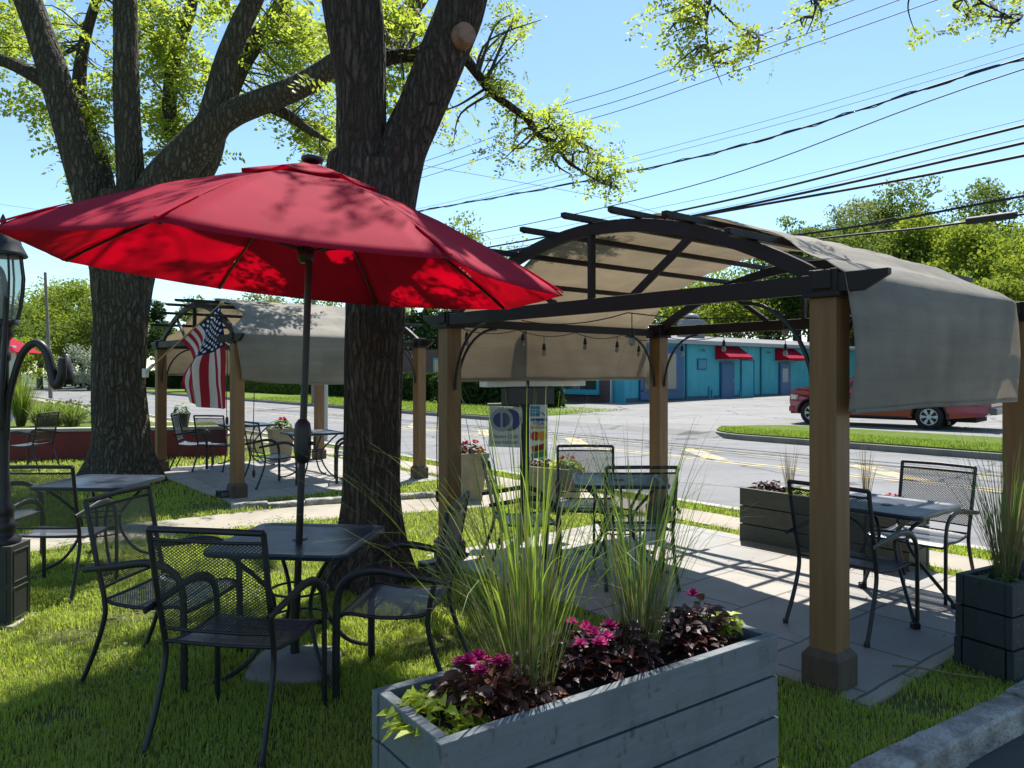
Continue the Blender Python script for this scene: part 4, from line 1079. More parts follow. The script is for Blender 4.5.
grass_clump(kp(.72, .5), 'sparse straw coloured grass in the olive planter right of the brown post', 0.58, 50, 0.2, 'blade_straw', seed=34, arch=0.25, straw=0.5, w=0.005, group='thin dry grasses in the olive planter')
leaf_plant(kp(.86, .5), 'dark coleus with a small pink flower above the shining table', 'flower', 70, 0.12, 0.12, 0.06, 'leaf_dark', nf=2, fr=0.03, seed=35, name='coleus', fmat='petal_red')

M['pot_stone'] = pm('pot_stone', (0.36, 0.30, 0.21), (0.27, 0.225, 0.16), 6, 0.8, 0.25)
def square_pot(loc, label, top, bot, h, rz, mat='pot_stone', stretch=1.0):
    root = empty('flower_pot', loc, rz, label, 'pot')
    mb = MB(); q = math.sqrt(2)/2*1.0
    mb.lathe([(bot*q, 0), (top*q*.95, h-.07), (top*q*1.03, h-.065), (top*q*1.03, h), (top*q*.93, h), (top*q*.90, h-.05)], (0, 0, 0), 4, False, R(45))
    mb.v = [(x*stretch, y, z) for x, y, z in mb.v]; mb.build('body', mat, root, bevel=0.01)
    mb = MB().lathe([(top*q*.91, h-.05), (0.0, h-.03)], (0, 0, 0), 4, False, R(45)); mb.v = [(x*stretch, y, z) for x, y, z in mb.v]; mb.build('soil', 'soil', root)
    return root
square_pot((-0.55, 9.85, 0.0), 'tan tapered flower pot behind the post next to the brown tree', 0.40, 0.26, 0.62, 0.35)
leaf_plant((-0.55, 9.85, .58), 'red flowered plant in the tan tapered pot', 'flower', 70, 0.16, 0.16, 0.09, 'leaf_bronze', nf=7, fr=0.05, seed=41, name='flowering_plant', fmat='petal_red')
square_pot((0.50, 9.35, 0.0), 'wide tan trough pot to the right of the payment sign post', 0.42, 0.34, 0.50, -0.65, stretch=1.6)
leaf_plant((0.34, 9.48, .46), 'dark red plant in the left half of the wide tan trough', 'flower', 60, 0.16, 0.16, 0.09, 'leaf_dark', nf=5, fr=0.05, seed=42, name='flowering_plant', fmat='petal_red')
leaf_plant((0.66, 9.25, .46), 'yellow green plant with pale red flowers in the right half of the trough', 'flower', 60, 0.16, 0.16, 0.09, 'leaf_lime', nf=4, fr=0.05, seed=43, name='flowering_plant', fmat='petal_red')
square_pot((-4.35, 14.2, 0.0), 'tan tapered flower pot at the street side of the far pergola', 0.44, 0.30, 0.62, 0.5)
leaf_plant((-4.35, 14.2, .58), 'pink and cream flowers in the tan pot by the far pergola', 'flower', 70, 0.2, 0.2, 0.10, 'leaf_green', nf=8, fr=0.06, seed=44, name='flowering_plant', fmat='petal_red')

# ================================================================== NEAR TREES
def at(px, py, Y): return Vector(((px-512)/755*Y, Y, H-(py-373)*Y/755))
def limb(mb, pts, radii, n=28, step=0.05, rough=0.07, seed=0, flare=0.0):
    k = 6; P = smooth_path(pts, k); Rr = interp(radii, k)
    # resample
    out = [P[0]]; ro = [Rr[0]]; acc = 0
    for i in range(1, len(P)):
        seg = (P[i]-P[i-1]).length; m = max(1, int(seg/step))
        for j in range(1, m+1): out.append(P[i-1].lerp(P[i], j/m)); ro.append(Rr[i-1]+(Rr[i]-Rr[i-1])*j/m)
    vs = []; fs = []; prev = None; K = len(out)
    for i, p in enumerate(out):
        t = (out[min(i+1, K-1)]-out[max(i-1, 0)]).normalized()
        if prev is None:
            u = Vector((0, 1, 0)) if abs(t.y) < 0.9 else Vector((1, 0, 0)); a = t.cross(u).normalized()
        else: a = (prev-t*prev.dot(t)).normalized()
        prev = a; b = t.cross(a)
        for j in range(n):
            th = 2*math.pi*j/n; c, s_ = math.cos(th), math.sin(th)
            q = Vector((c*2.2, s_*2.2, seed)); lng = (i*step)
            w = 1+rough*1.3*mnoise.noise((c*1.3+seed, s_*1.3, lng*1.1))+rough*0.9*mnoise.noise((c*4.5, s_*4.5+seed, lng*0.7))+rough*1.1*(0.35-abs(mnoise.noise((c*9+seed, s_*9, lng*1.1))))
            if flare and p.z < 0.9: w *= 1+flare*max(0, (0.9-p.z)/0.9)**2*(0.55+0.45*math.cos(th*5+seed)+0.4*mnoise.noise((c*2, s_*2, seed)))
            vs.append(tuple(p+(a*c+b*s_)*ro[i]*w))
    for i in range(K-1):
        for j in range(n): fs.append((i*n+j, i*n+(j+1) % n, (i+1)*n+(j+1) % n, (i+1)*n+j))
    mb.add(vs, fs, True); mb.add(vs[-n:], [tuple(range(n))])
    return list(zip(out, ro))
def spray_mesh(name, centers, mat, parent, per=11, L=0.13, lw=0.010, ll=0.030, seed=0, dirs=None, droop=0.35):
    """compound leaves: a drooping midrib carrying pairs of narrow leaflets"""
    g = np.random.default_rng(seed); N = len(centers); Cn = np.asarray(centers)
    d = g.normal(size=(N, 3)); d[:, 2] = d[:, 2]*0.5-droop
    if dirs is not None: d = d*0.7+np.asarray(dirs)
    d /= np.linalg.norm(d, axis=1, keepdims=True)
    up = g.normal(size=(N, 3))*0.5+np.array([0, 0, 1.0]); sd = np.cross(d, up); sd /= np.linalg.norm(sd, axis=1, keepdims=True)+1e-9
    nr = np.cross(sd, d); Ls = L*(0.6+0.8*g.random((N, 1)))
    VV = []
    for k in range(per):
        t = (k+0.6)/per; s = 1 if k % 2 else -1
        base = Cn+d*Ls*t-nr*Ls*0.25*t*t
        ld = sd*s*(0.9)+d*(0.45+0.25*g.normal(size=(N, 1)))+nr*(0.25*g.normal(size=(N, 1)))
        ld /= np.linalg.norm(ld, axis=1, keepdims=True)
        wd = np.cross(ld, nr+0.5*g.normal(size=(N, 3))); wd /= np.linalg.norm(wd, axis=1, keepdims=True)+1e-9
        lk = ll*(0.7+0.6*g.random((N, 1))); wk = lw*(0.7+0.6*g.random((N, 1)))
        VV.append(np.stack([base, base+ld*lk*.5-wd*wk, base+ld*lk, base+ld*lk*.5+wd*wk], 1))
    V = np.concatenate(VV, 0).reshape(-1, 3); F = np.arange(len(V)).reshape(-1, 4)
    return V
def in_frame(p, m=0.0):
    if p[1] < 0.3: return False
    px = 512+755*p[0]/p[1]; py = 373-755*(p[2]-H)/p[1]
    return -40-m < px < 1064+m and -40-m < py < 808
def world_children(root, *objs): pass

def tree(root_loc, label, name, bark, limbs, twig_sets, leaf_centers, leaf_kw, seed, extra=None):
    root = empty(name, root_loc, 0, label, 'tree'); o = Vector(root_loc); skel = []
    mb = MB()
    for (pts, rad, n, fl) in limbs:
        skel += limb(mb, [p-o for p in pts], rad, n, 0.05, 0.075, seed+len(skel)*0.01, fl)
    mb.build('trunk', bark, root)
    return root, skel

def pts_at(lst, Y): return [at(a, b, Y if len(c) == 0 else c[0]) for a, b, *c in lst]
# ---- broad grey tree, left
YA = 11.3
A_l = [
 (pts_at([(122, 489), (122, 470), (122, 440), (120, 380), (121, 320), (123, 270), (126, 225), (130, 195)], YA), [0.46, 0.45, 0.40, 0.355, 0.36, 0.43, 0.46, 0.37], 110, 0.55),
 (pts_at([(112, 265), (98, 225), (82, 170), (64, 108), (46, 50), (24, -10), (-6, -80), (-40, -160)], YA), [0.30, 0.25, 0.225, 0.21, 0.20, 0.185, 0.16, 0.10], 26, 0),
 (pts_at([(56, 88), (35, 76), (12, 64), (-15, 55), (-60, 40)], YA), [0.11, 0.105, 0.095, 0.08, 0.05], 14, 0),
 (pts_at([(128, 240), (131, 190), (128, 130), (126, 70), (125, 0), (120, -80), (128, -170)], YA), [0.24, 0.20, 0.185, 0.18, 0.165, 0.14, 0.09], 26, 0),
 (pts_at([(138, 250), (155, 198), (178, 165), (204, 136), (217, 118)], YA), [0.34, 0.32, 0.30, 0.27, 0.23], 30, 0),
 (pts_at([(210, 126), (216, 95), (226, 60), (242, 22), (258, -12), (285, -90)], YA), [0.21, 0.17, 0.16, 0.15, 0.14, 0.09], 22, 0),
 (pts_at([(208, 130), (235, 112), (270, 98), (305, 83), (338, 62), (370, 40, 11.0), (415, 5, 10.8), (450, -60, 10.6)], YA), [0.22, 0.20, 0.185, 0.17, 0.155, 0.14, 0.12, 0.07], 22, 0),
 (pts_at([(150, 225, 11.8), (180, 190, 12.1), (205, 158, 12.3), (222, 105, 12.6), (245, 55, 12.9), (282, 5, 13.2), (300, -60, 13.4)], YA), [0.34, 0.28, 0.24, 0.19, 0.17, 0.14, 0.09], 24, 0),
 (pts_at([(110, 215, 11.9), (100, 165, 12.3), (80, 100, 12.8), (85, 40, 13.0), (110, -40, 13.1)], YA), [0.18, 0.15, 0.12, 0.09, 0.06], 16, 0),
 (pts_at([(186, 175, 12.15), (170, 120, 12.6), (174, 60, 13.0), (190, 10, 13.2), (200, -50, 13.3)], YA), [0.14, 0.12, 0.11, 0.10, 0.06], 14, 0),
 (pts_at([(262, 102, 11.35), (276, 109, 11.55), (292, 118, 11.65), (312, 132, 11.6), (332, 142, 11.5)], YA), [0.10, 0.09, 0.08, 0.06, 0.008], 12, 0),
]
rootA, skA = tree((-5.84, 11.3, 0), 'broad grey trunked tree on the left, forking into four limbs above the umbrella', 'locust_tree', 'bark_grey', A_l, None, None, None, 3)
# ---- brown tree behind the umbrella table
YB = 5.95
B_l = [
 (pts_at([(368, 595), (368, 575), (370, 540), (371, 480), (373, 400), (375, 310), (376, 250), (375, 205), (374, 165)], YB), [0.29, 0.27, 0.232, 0.214, 0.218, 0.228, 0.236, 0.265, 0.25], 110, 0.75),
 (pts_at([(366, 215), (362, 150), (361, 95), (357, 45), (352, 0), (345, -60), (338, -160), (352, -300)], YB), [0.22, 0.19, 0.19, 0.215, 0.225, 0.20, 0.16, 0.10], 80, 0),
 (pts_at([(386, 205), (402, 150), (421, 108), (440, 62), (461, 10), (480, -50), (520, -150), (560, -260)], YB), [0.22, 0.18, 0.172, 0.18, 0.182, 0.16, 0.13, 0.08], 76, 0),
 (pts_at([(347, 172), (340, 160), (335, 150)], YB), [0.13, 0.12, 0.05], 20, 0),
  (pts_at([(372, 62, 6.2), (395, 56, 6.25), (425, 54, 6.25), (445, 48, 6.2)], YB), [0.07, 0.06, 0.05, 0.05], 12, 0),
 (pts_at([(440, 40, 6.0), (462, 55, 6.2), (478, 75, 6.35), (492, 93, 6.45), (510, 106, 6.5), (528, 120, 6.55), (540, 136, 6.6), (555, 143, 6.6), (566, 160, 6.6), (580, 170, 6.6), (600, 182, 6.6), (618, 187, 6.6)], YB), [0.055, 0.045, 0.038, 0.034, 0.031, 0.030, 0.024, 0.020, 0.015, 0.012, 0.008, 0.004], 10, 0),
 (pts_at([(556, 146, 6.6), (552, 158, 6.6), (560, 168, 6.6), (572, 175, 6.62)], YB), [0.012, 0.010, 0.008, 0.004], 8, 0),
 (pts_at([(538, 132, 6.58), (550, 128, 6.6), (560, 138, 6.65), (575, 140, 6.7)], YB), [0.012, 0.010, 0.007, 0.004], 8, 0),
 # long limbs above the picture that carry the hanging sprigs
 (pts_at([(500, -110, 5.8), (600, -130, 5.7), (700, -115, 5.5), (800, -90, 5.3), (900, -60, 5.2), (1010, -40, 5.1), (1120, -30, 5.0)], YB), [0.10, 0.09, 0.075, 0.06, 0.05, 0.035, 0.02], 14, 0),
 (pts_at([(720, -110, 5.46), (716, -50, 5.45), (710, 0, 5.45), (706, 30, 5.45), (712, 60, 5.45), (722, 85, 5.45)], YB), [0.022, 0.016, 0.012, 0.009, 0.005, 0.002], 8, 0),
 (pts_at([(714, 5, 5.45), (735, 25, 5.45), (752, 32, 5.42), (776, 40, 5.4)], YB), [0.009, 0.007, 0.005, 0.002], 8, 0),
 (pts_at([(790, -92, 5.3), (800, -40, 5.3), (815, 5, 5.3), (806, 35, 5.3)], YB), [0.016, 0.010, 0.006, 0.003], 8, 0),
 (pts_at([(905, -58, 5.2), (912, -20, 5.2), (908, 8, 5.2), (915, 32, 5.2)], YB), [0.012, 0.008, 0.005, 0.002], 8, 0),
 (pts_at([(960, -50, 5.15), (975, -5, 5.15), (1000, 12, 5.15), (1018, 20, 5.15)], YB), [0.012, 0.008, 0.005, 0.002], 8, 0),
 # high limbs over the tables
 (pts_at([(345, -60, 5.9), (300, -190, 5.2), (230, -330, 4.6), (120, -480, 4.0)], YB), [0.15, 0.12, 0.09, 0.04], 16, 0),
 (pts_at([(350, -160, 5.9), (370, -330, 6.8), (380, -400, 8.0), (300, -420, 9.0)], YB), [0.12, 0.10, 0.07, 0.03], 14, 0),
 (pts_at([(525, -160, 5.9), (600, -270, 6.6), (660, -320, 7.6), (700, -330, 8.8)], YB), [0.12, 0.10, 0.07, 0.03], 14, 0),
]
rootB, skB = tree((-1.12, 5.95, 0), 'dark brown tree forking in two just behind the crimson umbrella, with a sawn limb', 'locust_tree', 'bark_brown', B_l, None, None, None, 9)
oB = Vector((-1.12, 5.95, 0)); oA = Vector((-5.84, 11.3, 0))
c_ = at(463, 36, 5.82)-oB; d_ = Vector((0.62, -0.76, 0.12)).normalized()
MB().tube([c_-d_*0.05, c_+d_*0.05, c_+d_*0.062], [0.098, 0.088, 0.080], 20, False).build('sawn_stub', 'cut_wood', rootB)

def in_blobs(blobs, n, y0, y1, g):
    out = []
    wts = np.array([r*r for _, _, r in blobs], float); wts /= wts.sum()
    for i in g.choice(len(blobs), n, p=wts):
        px, py, r = blobs[i]; a = g.random()*6.283; q = r*math.sqrt(g.random())
        out.append(at(px+q*math.cos(a), py+q*math.sin(a), y0+(y1-y0)*g.random()))
    return out
gA = np.random.default_rng(5)
blA = [(15, 45, 40), (75, 30, 26), (85, 110, 28), (95, 165, 22), (103, 75, 26), (160, 55, 34), (178, 120, 28), (150, 15, 40), (192, 70, 26), (222, 45, 24), (245, 88, 20), (285, 45, 34), (270, 95, 18), (320, 30, 30), (322, 125, 22), (326, 92, 16), (28, 100, 16), (110, 195, 16), (300, 15, 30), (165, 160, 16), (232, 15, 26), (335, 150, 12)]
cA = in_blobs(blA, 150, 11.9, 14.5, gA)
# the part of the crown above the picture
n0 = len(cA)
while len(cA) < n0+42:
    d = gA.normal(size=3); d /= np.linalg.norm(d); r = gA.random()**0.4
    p = Vector((-5.2+5.4*d[0]*r, 11.6+4.8*d[1]*r, 9.0+2.9*d[2]*r))
    if not in_frame(p, 30) and p.z > 5.2: cA.append(p)
def crown(root, o, sk, groups, mat, seed, ntwig=1.0):
    g = np.random.default_rng(seed); S = np.array([tuple(p) for p, r in sk]); Rr = np.array([r for p, r in sk])
    tw = MB(); VV = []
    todo = [(c, gi) for gi, gr in enumerate(groups) for c in gr[0]]; sps = [[] for _ in groups]
    for c, gi in todo:
        _, nspray, spread, kw = groups[gi]; sp = sps[gi]; c = Vector(c)-o; dd = np.linalg.norm(S-np.array(tuple(c)), axis=1); dd = dd+Rr*1.5
        i = int(np.argmin(dd)); b = Vector(S[i])
        if g.random() < ntwig and dd[i] < 2.6:
            m = b.lerp(c, 0.5)+Vector(g.normal(size=3)*0.10*dd[i]); e = c+Vector((g.normal()*.08, g.normal()*.08, -0.05))
            L = (c-b).length; tw.tube(smooth_path([b, m, e], 4), interp([min(0.03, 0.010+0.008*L), 0.009, 0.003], 4), 5, caps=False)
            for q in range(3):
                f = b.lerp(m, 0.5) if q == 0 else m.lerp(e, 0.3*q); h = f+Vector(g.normal(size=3)*0.55*spread); tw.tube([f, f.lerp(h, .5)+Vector(g.normal(size=3)*.12*spread), h], [0.006, 0.004, 0.002], 4, caps=False)
        k = nspray; pp = np.array(tuple(c))+g.normal(size=(k, 3))*np.array([spread, spread, spread*0.62]); sp.append(pp)
    V = np.concatenate([spray_mesh('', np.concatenate(sp), None, None, seed=seed+i, **groups[i][3]) for i, sp in enumerate(sps)])
    tw.build('twigs', 'bark_far', root)
    return np_mesh('crown', V, np.arange(len(V)).reshape(-1, 4), mat, root)
crown(rootA, oA, skA, [(cA[:90], 13, 0.17, dict(per=15, L=0.42, lw=0.024, ll=0.105)), (cA[90:], 15, 0.18, dict(per=15, L=0.34, lw=0.018, ll=0.075))], 'leaf_locust', 71)
gB = np.random.default_rng(8)
blB = [(488, 55, 16), (512, 22, 18), (478, 40, 10), (492, 88, 14), (505, 100, 14), (535, 112, 14), (548, 150, 14), (570, 130, 20), (585, 158, 18), (600, 168, 18), (575, 178, 12), (508, 140, 14), (495, 155, 10), (455, 130, 10), (440, 112, 12), (430, 128, 8), (520, 60, 8), (556, 115, 14), (470, 118, 8), (535, 165, 8), (610, 180, 14)]
cB = in_blobs(blB, 58, 6.3, 6.9, gB)
blT = [(695, 10, 18), (690, 45, 14), (730, 30, 16), (722, 52, 12), (752, 40, 12), (760, 15, 14), (800, 15, 10), (830, 8, 12), (806, 32, 8), (870, 4, 10), (900, 10, 8), (940, 6, 9), (985, 8, 14), (1010, 14, 10), (660, 18, 8), (675, 8, 12)]
cT = in_blobs(blT, 30, 5.2, 5.6, gB)
cI = in_blobs([(390, 30, 16), (400, 95, 14), (398, 60, 10), (405, 12, 14)], 12, 6.6, 7.6, gB)
hi = []
while len(hi) < 34:
    d = gB.normal(size=3); d /= np.linalg.norm(d); r = gB.random()**0.4
    p = Vector((-1.7+3.3*d[0]*r, 6.3+3.6*d[1]*r, 7.3+2.1*d[2]*r))
    if not in_frame(p, 35): hi.append(p)
crown(rootB, oB, skB, [(cB+cT, 8, 0.070, dict(per=13, L=0.17, lw=0.0095, ll=0.042)), (cI+hi, 18, 0.24, dict(per=15, L=0.34, lw=0.020, ll=0.072))], 'leaf_locust', 73)

# ================================================================== BACKGROUND TREES
def far_tree(loc, h, cr, label, kind, seed, trunk_h=0.3, dens=1.0, leaf=0.30, shape=(1, 1, 0.8), clumps=34, gap=0.0, name='broadleaf_tree', group='trees beyond the street', droop=0.2):
    g = np.random.default_rng(seed); root = empty(name, loc, float(g.random()*6), label, 'tree', group)
    mb = MB(); zc = h-cr*shape[2]
    tip = (g.normal()*.05*h, g.normal()*.05*h, h*0.82)
    mb.tube(smooth_path([(0, 0, -0.3), (g.normal()*.02*h, g.normal()*.02*h, h*trunk_h), tip], 6), interp([0.028*h+.06, 0.02*h+.04, 0.012], 6), 8)
    cl = []
    for i in range(clumps):
        d = g.normal(size=3); d /= np.linalg.norm(d); r = g.random()**0.33
        lump = 0.78+0.35*mnoise.noise((d[0]*1.7+seed, d[1]*1.7, d[2]*1.7))
        c = np.array([d[0]*cr*shape[0]*r*lump, d[1]*cr*shape[1]*r*lump, zc+d[2]*cr*shape[2]*r*lump]); cl.append(c)
        if i % 2 == 0:
            b = Vector((0, 0, h*(trunk_h+0.35*g.random()))); e = Vector(c); m = b.lerp(e, .5)+Vector((0, 0, -0.04*h))
            mb.tube(smooth_path([b, m, e], 3), interp([0.010*h+.01, 0.006*h, 0.01], 3), 5, caps=False)
    mb.build('trunk', 'bark_far', root)
    per = int(170*dens); V = []
    for c in cl:
        sz = cr*(0.20+0.14*g.random()); p = g.normal(size=(per, 3)); p /= np.linalg.norm(p, axis=1, keepdims=True); p *= (g.random((per, 1))**0.5)*sz*np.array([1.15, 1.15, 0.8])
        V.append(p+c)
    Cn = np.concatenate(V); N = len(Cn)
    a = g.normal(size=(N, 3)); a[:, 2] -= droop; a /= np.linalg.norm(a, axis=1, keepdims=True); b = np.cross(a, g.normal(size=(N, 3))); b /= np.linalg.norm(b, axis=1, keepdims=True)
    s = leaf*(0.55+0.8*g.random((N, 1)))
    Q = np.stack([Cn-a*s*.5, Cn-b*s*.3, Cn+a*s*.5, Cn+b*s*.3], 1).reshape(-1, 3)
    np_mesh('crown', Q, np.arange(len(Q)).reshape(-1, 4), FAR[kind], root)
    return root
def FT(px, Y, top, cr, label, kind, seed, **kw):
    X = (px-512)/755*Y; u, v = uv_of(X, Y); z = gz(min(v, 90)) if v > 13.6 else -0.1
    h = H+(373-top)*Y/755-z
    return far_tree((X, Y, z), h, cr, label, kind, seed, **kw)
# right, behind the truck
FT(905, 72, 163, 5.8, 'tallest loose topped tree behind the red pickup, crossed by the cables', 'mid', 101, dens=1.1, clumps=64, shape=(0.9, 0.9, 1.35), leaf=.34)
FT(850, 74, 205, 4.8, 'bare twiggy pale tree left of the tallest tree on the right', 'pale', 102, dens=0.25, clumps=26, shape=(1, 1, 1.3), leaf=.26)
FT(985, 70, 172, 5.5, 'loose green tree at the right edge behind the cables', 'mid', 103, dens=1.0, clumps=60, shape=(0.9, 0.9, 1.2), leaf=.32)
FT(1075, 68, 190, 6.0, 'tall green tree just past the right edge of the hillside', 'mid', 104, dens=0.8, clumps=40, shape=(1, 1, 1.2))
FT(812, 66, 214, 4.2, 'dense tree behind the peak of the near canopy', 'mid', 105, clumps=60, dens=1.3, shape=(.9, .9, 1.3))
FT(796, 66, 204, 4.0, 'loose green tree rising behind the top of the near arch', 'mid', 161, clumps=60, dens=0.9, shape=(1, 1, 1.35), leaf=.28)
FT(848, 70, 186, 4.4, 'slender loose tree left of the tallest tree on the slope', 'pale', 162, clumps=56, dens=0.8, shape=(.9, .9, 1.4), leaf=.28)
FT(832, 63, 206, 4.6, 'round green tree over the crest of the near canopy', 'mid', 127, clumps=60, dens=1.4, shape=(1, 1, 1.1))
FT(945, 64, 205, 5.0, 'green tree filling the slope below the tallest tree', 'mid', 128, clumps=64, dens=1.4, shape=(1, 1, 1.1))
FT(1005, 62, 208, 5.0, 'green tree filling the slope behind the splice box', 'bright', 129, clumps=64, dens=1.4, shape=(1, 1, 1.1))
FT(862, 60, 214, 5.2, 'olive green dense tree above the near canopy slope', 'mid', 106, clumps=64, dens=1.5, shape=(1, 1, 1.0))
FT(925, 58, 218, 4.6, 'bright yellow green tree in the middle of the right hillside', 'bright', 107, clumps=66, dens=1.6, shape=(1, 1, .95))
FT(985, 54, 222, 4.6, 'bright yellow green tree near the right edge behind the canopy drape', 'bright', 108, clumps=66, dens=1.6, shape=(1, 1, .95))
FT(1045, 50, 226, 4.6, 'bright yellow green tree cut by the right edge', 'bright', 109, clumps=46, dens=1.2)
FT(955, 46, 262, 3.0, 'low bright bushy tree just over the rear right post', 'bright', 110, clumps=40, dens=1.3, leaf=.24, trunk_h=.15)
FT(1010, 44, 258, 3.0, 'low bright bushy tree beside the right post top', 'bright', 111, clumps=40, dens=1.3, leaf=.24, trunk_h=.15)
FT(890, 48, 262, 2.8, 'dark bushy tree directly above the canopy edge', 'dark', 112, clumps=40, dens=1.2, leaf=.24, trunk_h=.15)
# behind the blue building
FT(665, 62, 262, 5.6, 'bright green tree behind the left end of the blue building roof', 'bright', 121, clumps=44, dens=1.2, trunk_h=.2)
FT(715, 66, 248, 6.4, 'bright green tree behind the rooftop vent of the blue building', 'bright', 122, clumps=46, dens=1.2, trunk_h=.2)
FT(765, 68, 244, 6.6, 'mid green tree behind the right awning of the blue building', 'mid', 123, clumps=46, dens=1.2, trunk_h=.2)
FT(815, 70, 240, 6.6, 'mid green tree hidden partly by the near right post', 'mid', 124, clumps=44, dens=1.2, trunk_h=.2)
FT(600, 66, 300, 4.2, 'mid green tree showing through the near arch above the canopy gap', 'mid', 125, clumps=40, dens=1.1, trunk_h=.2)
FT(545, 70, 286, 4.6, 'mid green tree behind the left corner of the near arch', 'mid', 126, clumps=40, dens=1.0, trunk_h=.2)
# between the umbrella and the near pergola
FT(465, 58, 211, 4.0, 'yellow green tree showing between the umbrella and the near arch', 'bright', 131, clumps=44, dens=0.7, shape=(.95, .95, 1.25), leaf=.26)
FT(425, 62, 222, 3.4, 'thin pale tree directly right of the brown trunk', 'pale', 132, clumps=30, dens=0.5, shape=(.9, .9, 1.2), leaf=.24)
FT(505, 64, 240, 3.4, 'sparse pale tree at the left foot of the near arch', 'pale', 133, clumps=26, dens=0.4, shape=(.9, .9, 1.2), leaf=.24)
# behind the far pergola
for i, (px, Y, top, cr, kind, lab) in enumerate(((212, 66, 292, 3.6, 'mid', 'green tree behind the arch of the far pergola'), (262, 70, 286, 4.2, 'pale', 'pale green tree behind the far canopy, left part'),
        (322, 72, 288, 4.4, 'mid', 'mid green tree behind the far canopy, next to the umbrella pole'), (385, 74, 284, 4.4, 'pale', 'pale green tree behind the brown trunk'), (430, 60, 300, 3.2, 'dark', 'dark green tree behind the right post of the far pergola'))):
    FT(px, Y, top, cr, lab, kind, 140+i, clumps=40, dens=0.9, trunk_h=.2, leaf=.28)
FT(158, 88, 295, 1.9, 'small dark conifer beyond the street beside the broad trunk', 'dark', 150, shape=(0.6, 0.6, 1.5), clumps=30, leaf=.22, name='conifer_tree')
# far left
FT(40, 82, 292, 5.4, 'bright green tree far left behind the lamp post', 'bright', 151, clumps=60, dens=1.4)
FT(8, 70, 292, 4.6, 'mid green tree at the left edge behind the lantern', 'mid', 152, clumps=40, dens=0.9)
FT(82, 88, 274, 6.4, 'large round green tree left of the broad grey trunk', 'bright', 153, clumps=80, dens=1.3)
FT(104, 80, 288, 5.0, 'mid green tree touching the left side of the broad grey trunk', 'mid', 154, clumps=44)
FT(62, 96, 318, 4.8, 'dark green tree low behind the leaning utility pole', 'dark', 155, clumps=44)
FT(20, 64, 330, 2.8, 'light green bushy tree behind the small red booth', 'bright', 156, clumps=36, leaf=.22)
FT(88, 74, 342, 2.9, 'white blossoming tree beside the broad grey trunk', 'blossom', 157, clumps=36, leaf=.2, shape=(1, 1, .8), name='flowering_tree')
FT(168, 80, 318, 3.2, 'dark green tree between the broad trunk and the far pergola arch', 'dark', 158, clumps=36)

# hedge across the street
def hedge(u0, u1, v, h, w, label, kind, seed):
    g = np.random.default_rng(seed); x, y, _ = W((u0+u1)/2, v); root = empty('hedge', (x, y, gz(v)), TH+math.pi/2, label, 'hedge')
    L = u1-u0; N = int(L*900); P = np.stack([(g.random(N)-.5)*L, (g.random(N)-.5)*w, g.random(N)**0.8*h], 1)
    sh = 1+0.12*np.array([mnoise.noise((a*1.1, b, seed)) for a, b, c in P]); P[:, 2] *= sh
    a = g.normal(size=(N, 3)); a /= np.linalg.norm(a, axis=1, keepdims=True); b = np.cross(a, g.normal(size=(N, 3))); b /= np.linalg.norm(b, axis=1, keepdims=True); s = 0.13*(.6+.8*g.random((N, 1)))
    Q = np.stack([P-a*s, P-b*s*.7, P+a*s, P+b*s*.7], 1).reshape(-1, 3)
    np_mesh('foliage', Q, np.arange(len(Q)).reshape(-1, 4), FAR[kind], root)
    mb = MB()
    for i in range(int(L/1.2)): mb.tube([(-L/2+.6+i*1.2, 0, -0.05), (-L/2+.6+i*1.2+.1, 0, h*.7)], [.04, .015], 5)
    mb.build('stem', 'bark_far', root)
hedge(22.5, 31.5, 18.9, 1.35, 1.2, 'dark clipped hedge across the street behind the right end of the far canopy', 'dark', 1)
hedge(33, 48, 19.2, 1.5, 1.4, 'dark clipped hedge across the street below the middle of the far canopy', 'dark', 2)
FT(-110, 78, 290, 6.0, 'green tree beyond the left edge past the lamp post', 'mid', 171, clumps=50)
FT(-290, 84, 280, 6.5, 'green tree farthest beyond the left edge', 'bright', 172, clumps=50)
FT(-200, 60, 330, 3.4, 'low dark tree beyond the left edge behind the red wall', 'dark', 173, clumps=40)
FT(1160, 58, 205, 6.0, 'green tree beyond the right edge on the slope', 'bright', 174, clumps=50, dens=1.2)
FT(1290, 56, 215, 6.0, 'green tree farthest beyond the right edge on the slope', 'mid', 175, clumps=50, dens=1.2)
FT(182, 76, 336, 3.0, 'dark bushy tree behind the flag and the far pergola post', 'dark', 176, clumps=40, trunk_h=.1)
hedge(72, 105, 19.6, 1.7, 1.4, 'dark hedge across the street just right of the broad grey trunk', 'dark', 4)
hedge(49.5, 70, 19.4, 1.5, 1.4, 'mid green hedge across the street beside the flag', 'mid', 3)

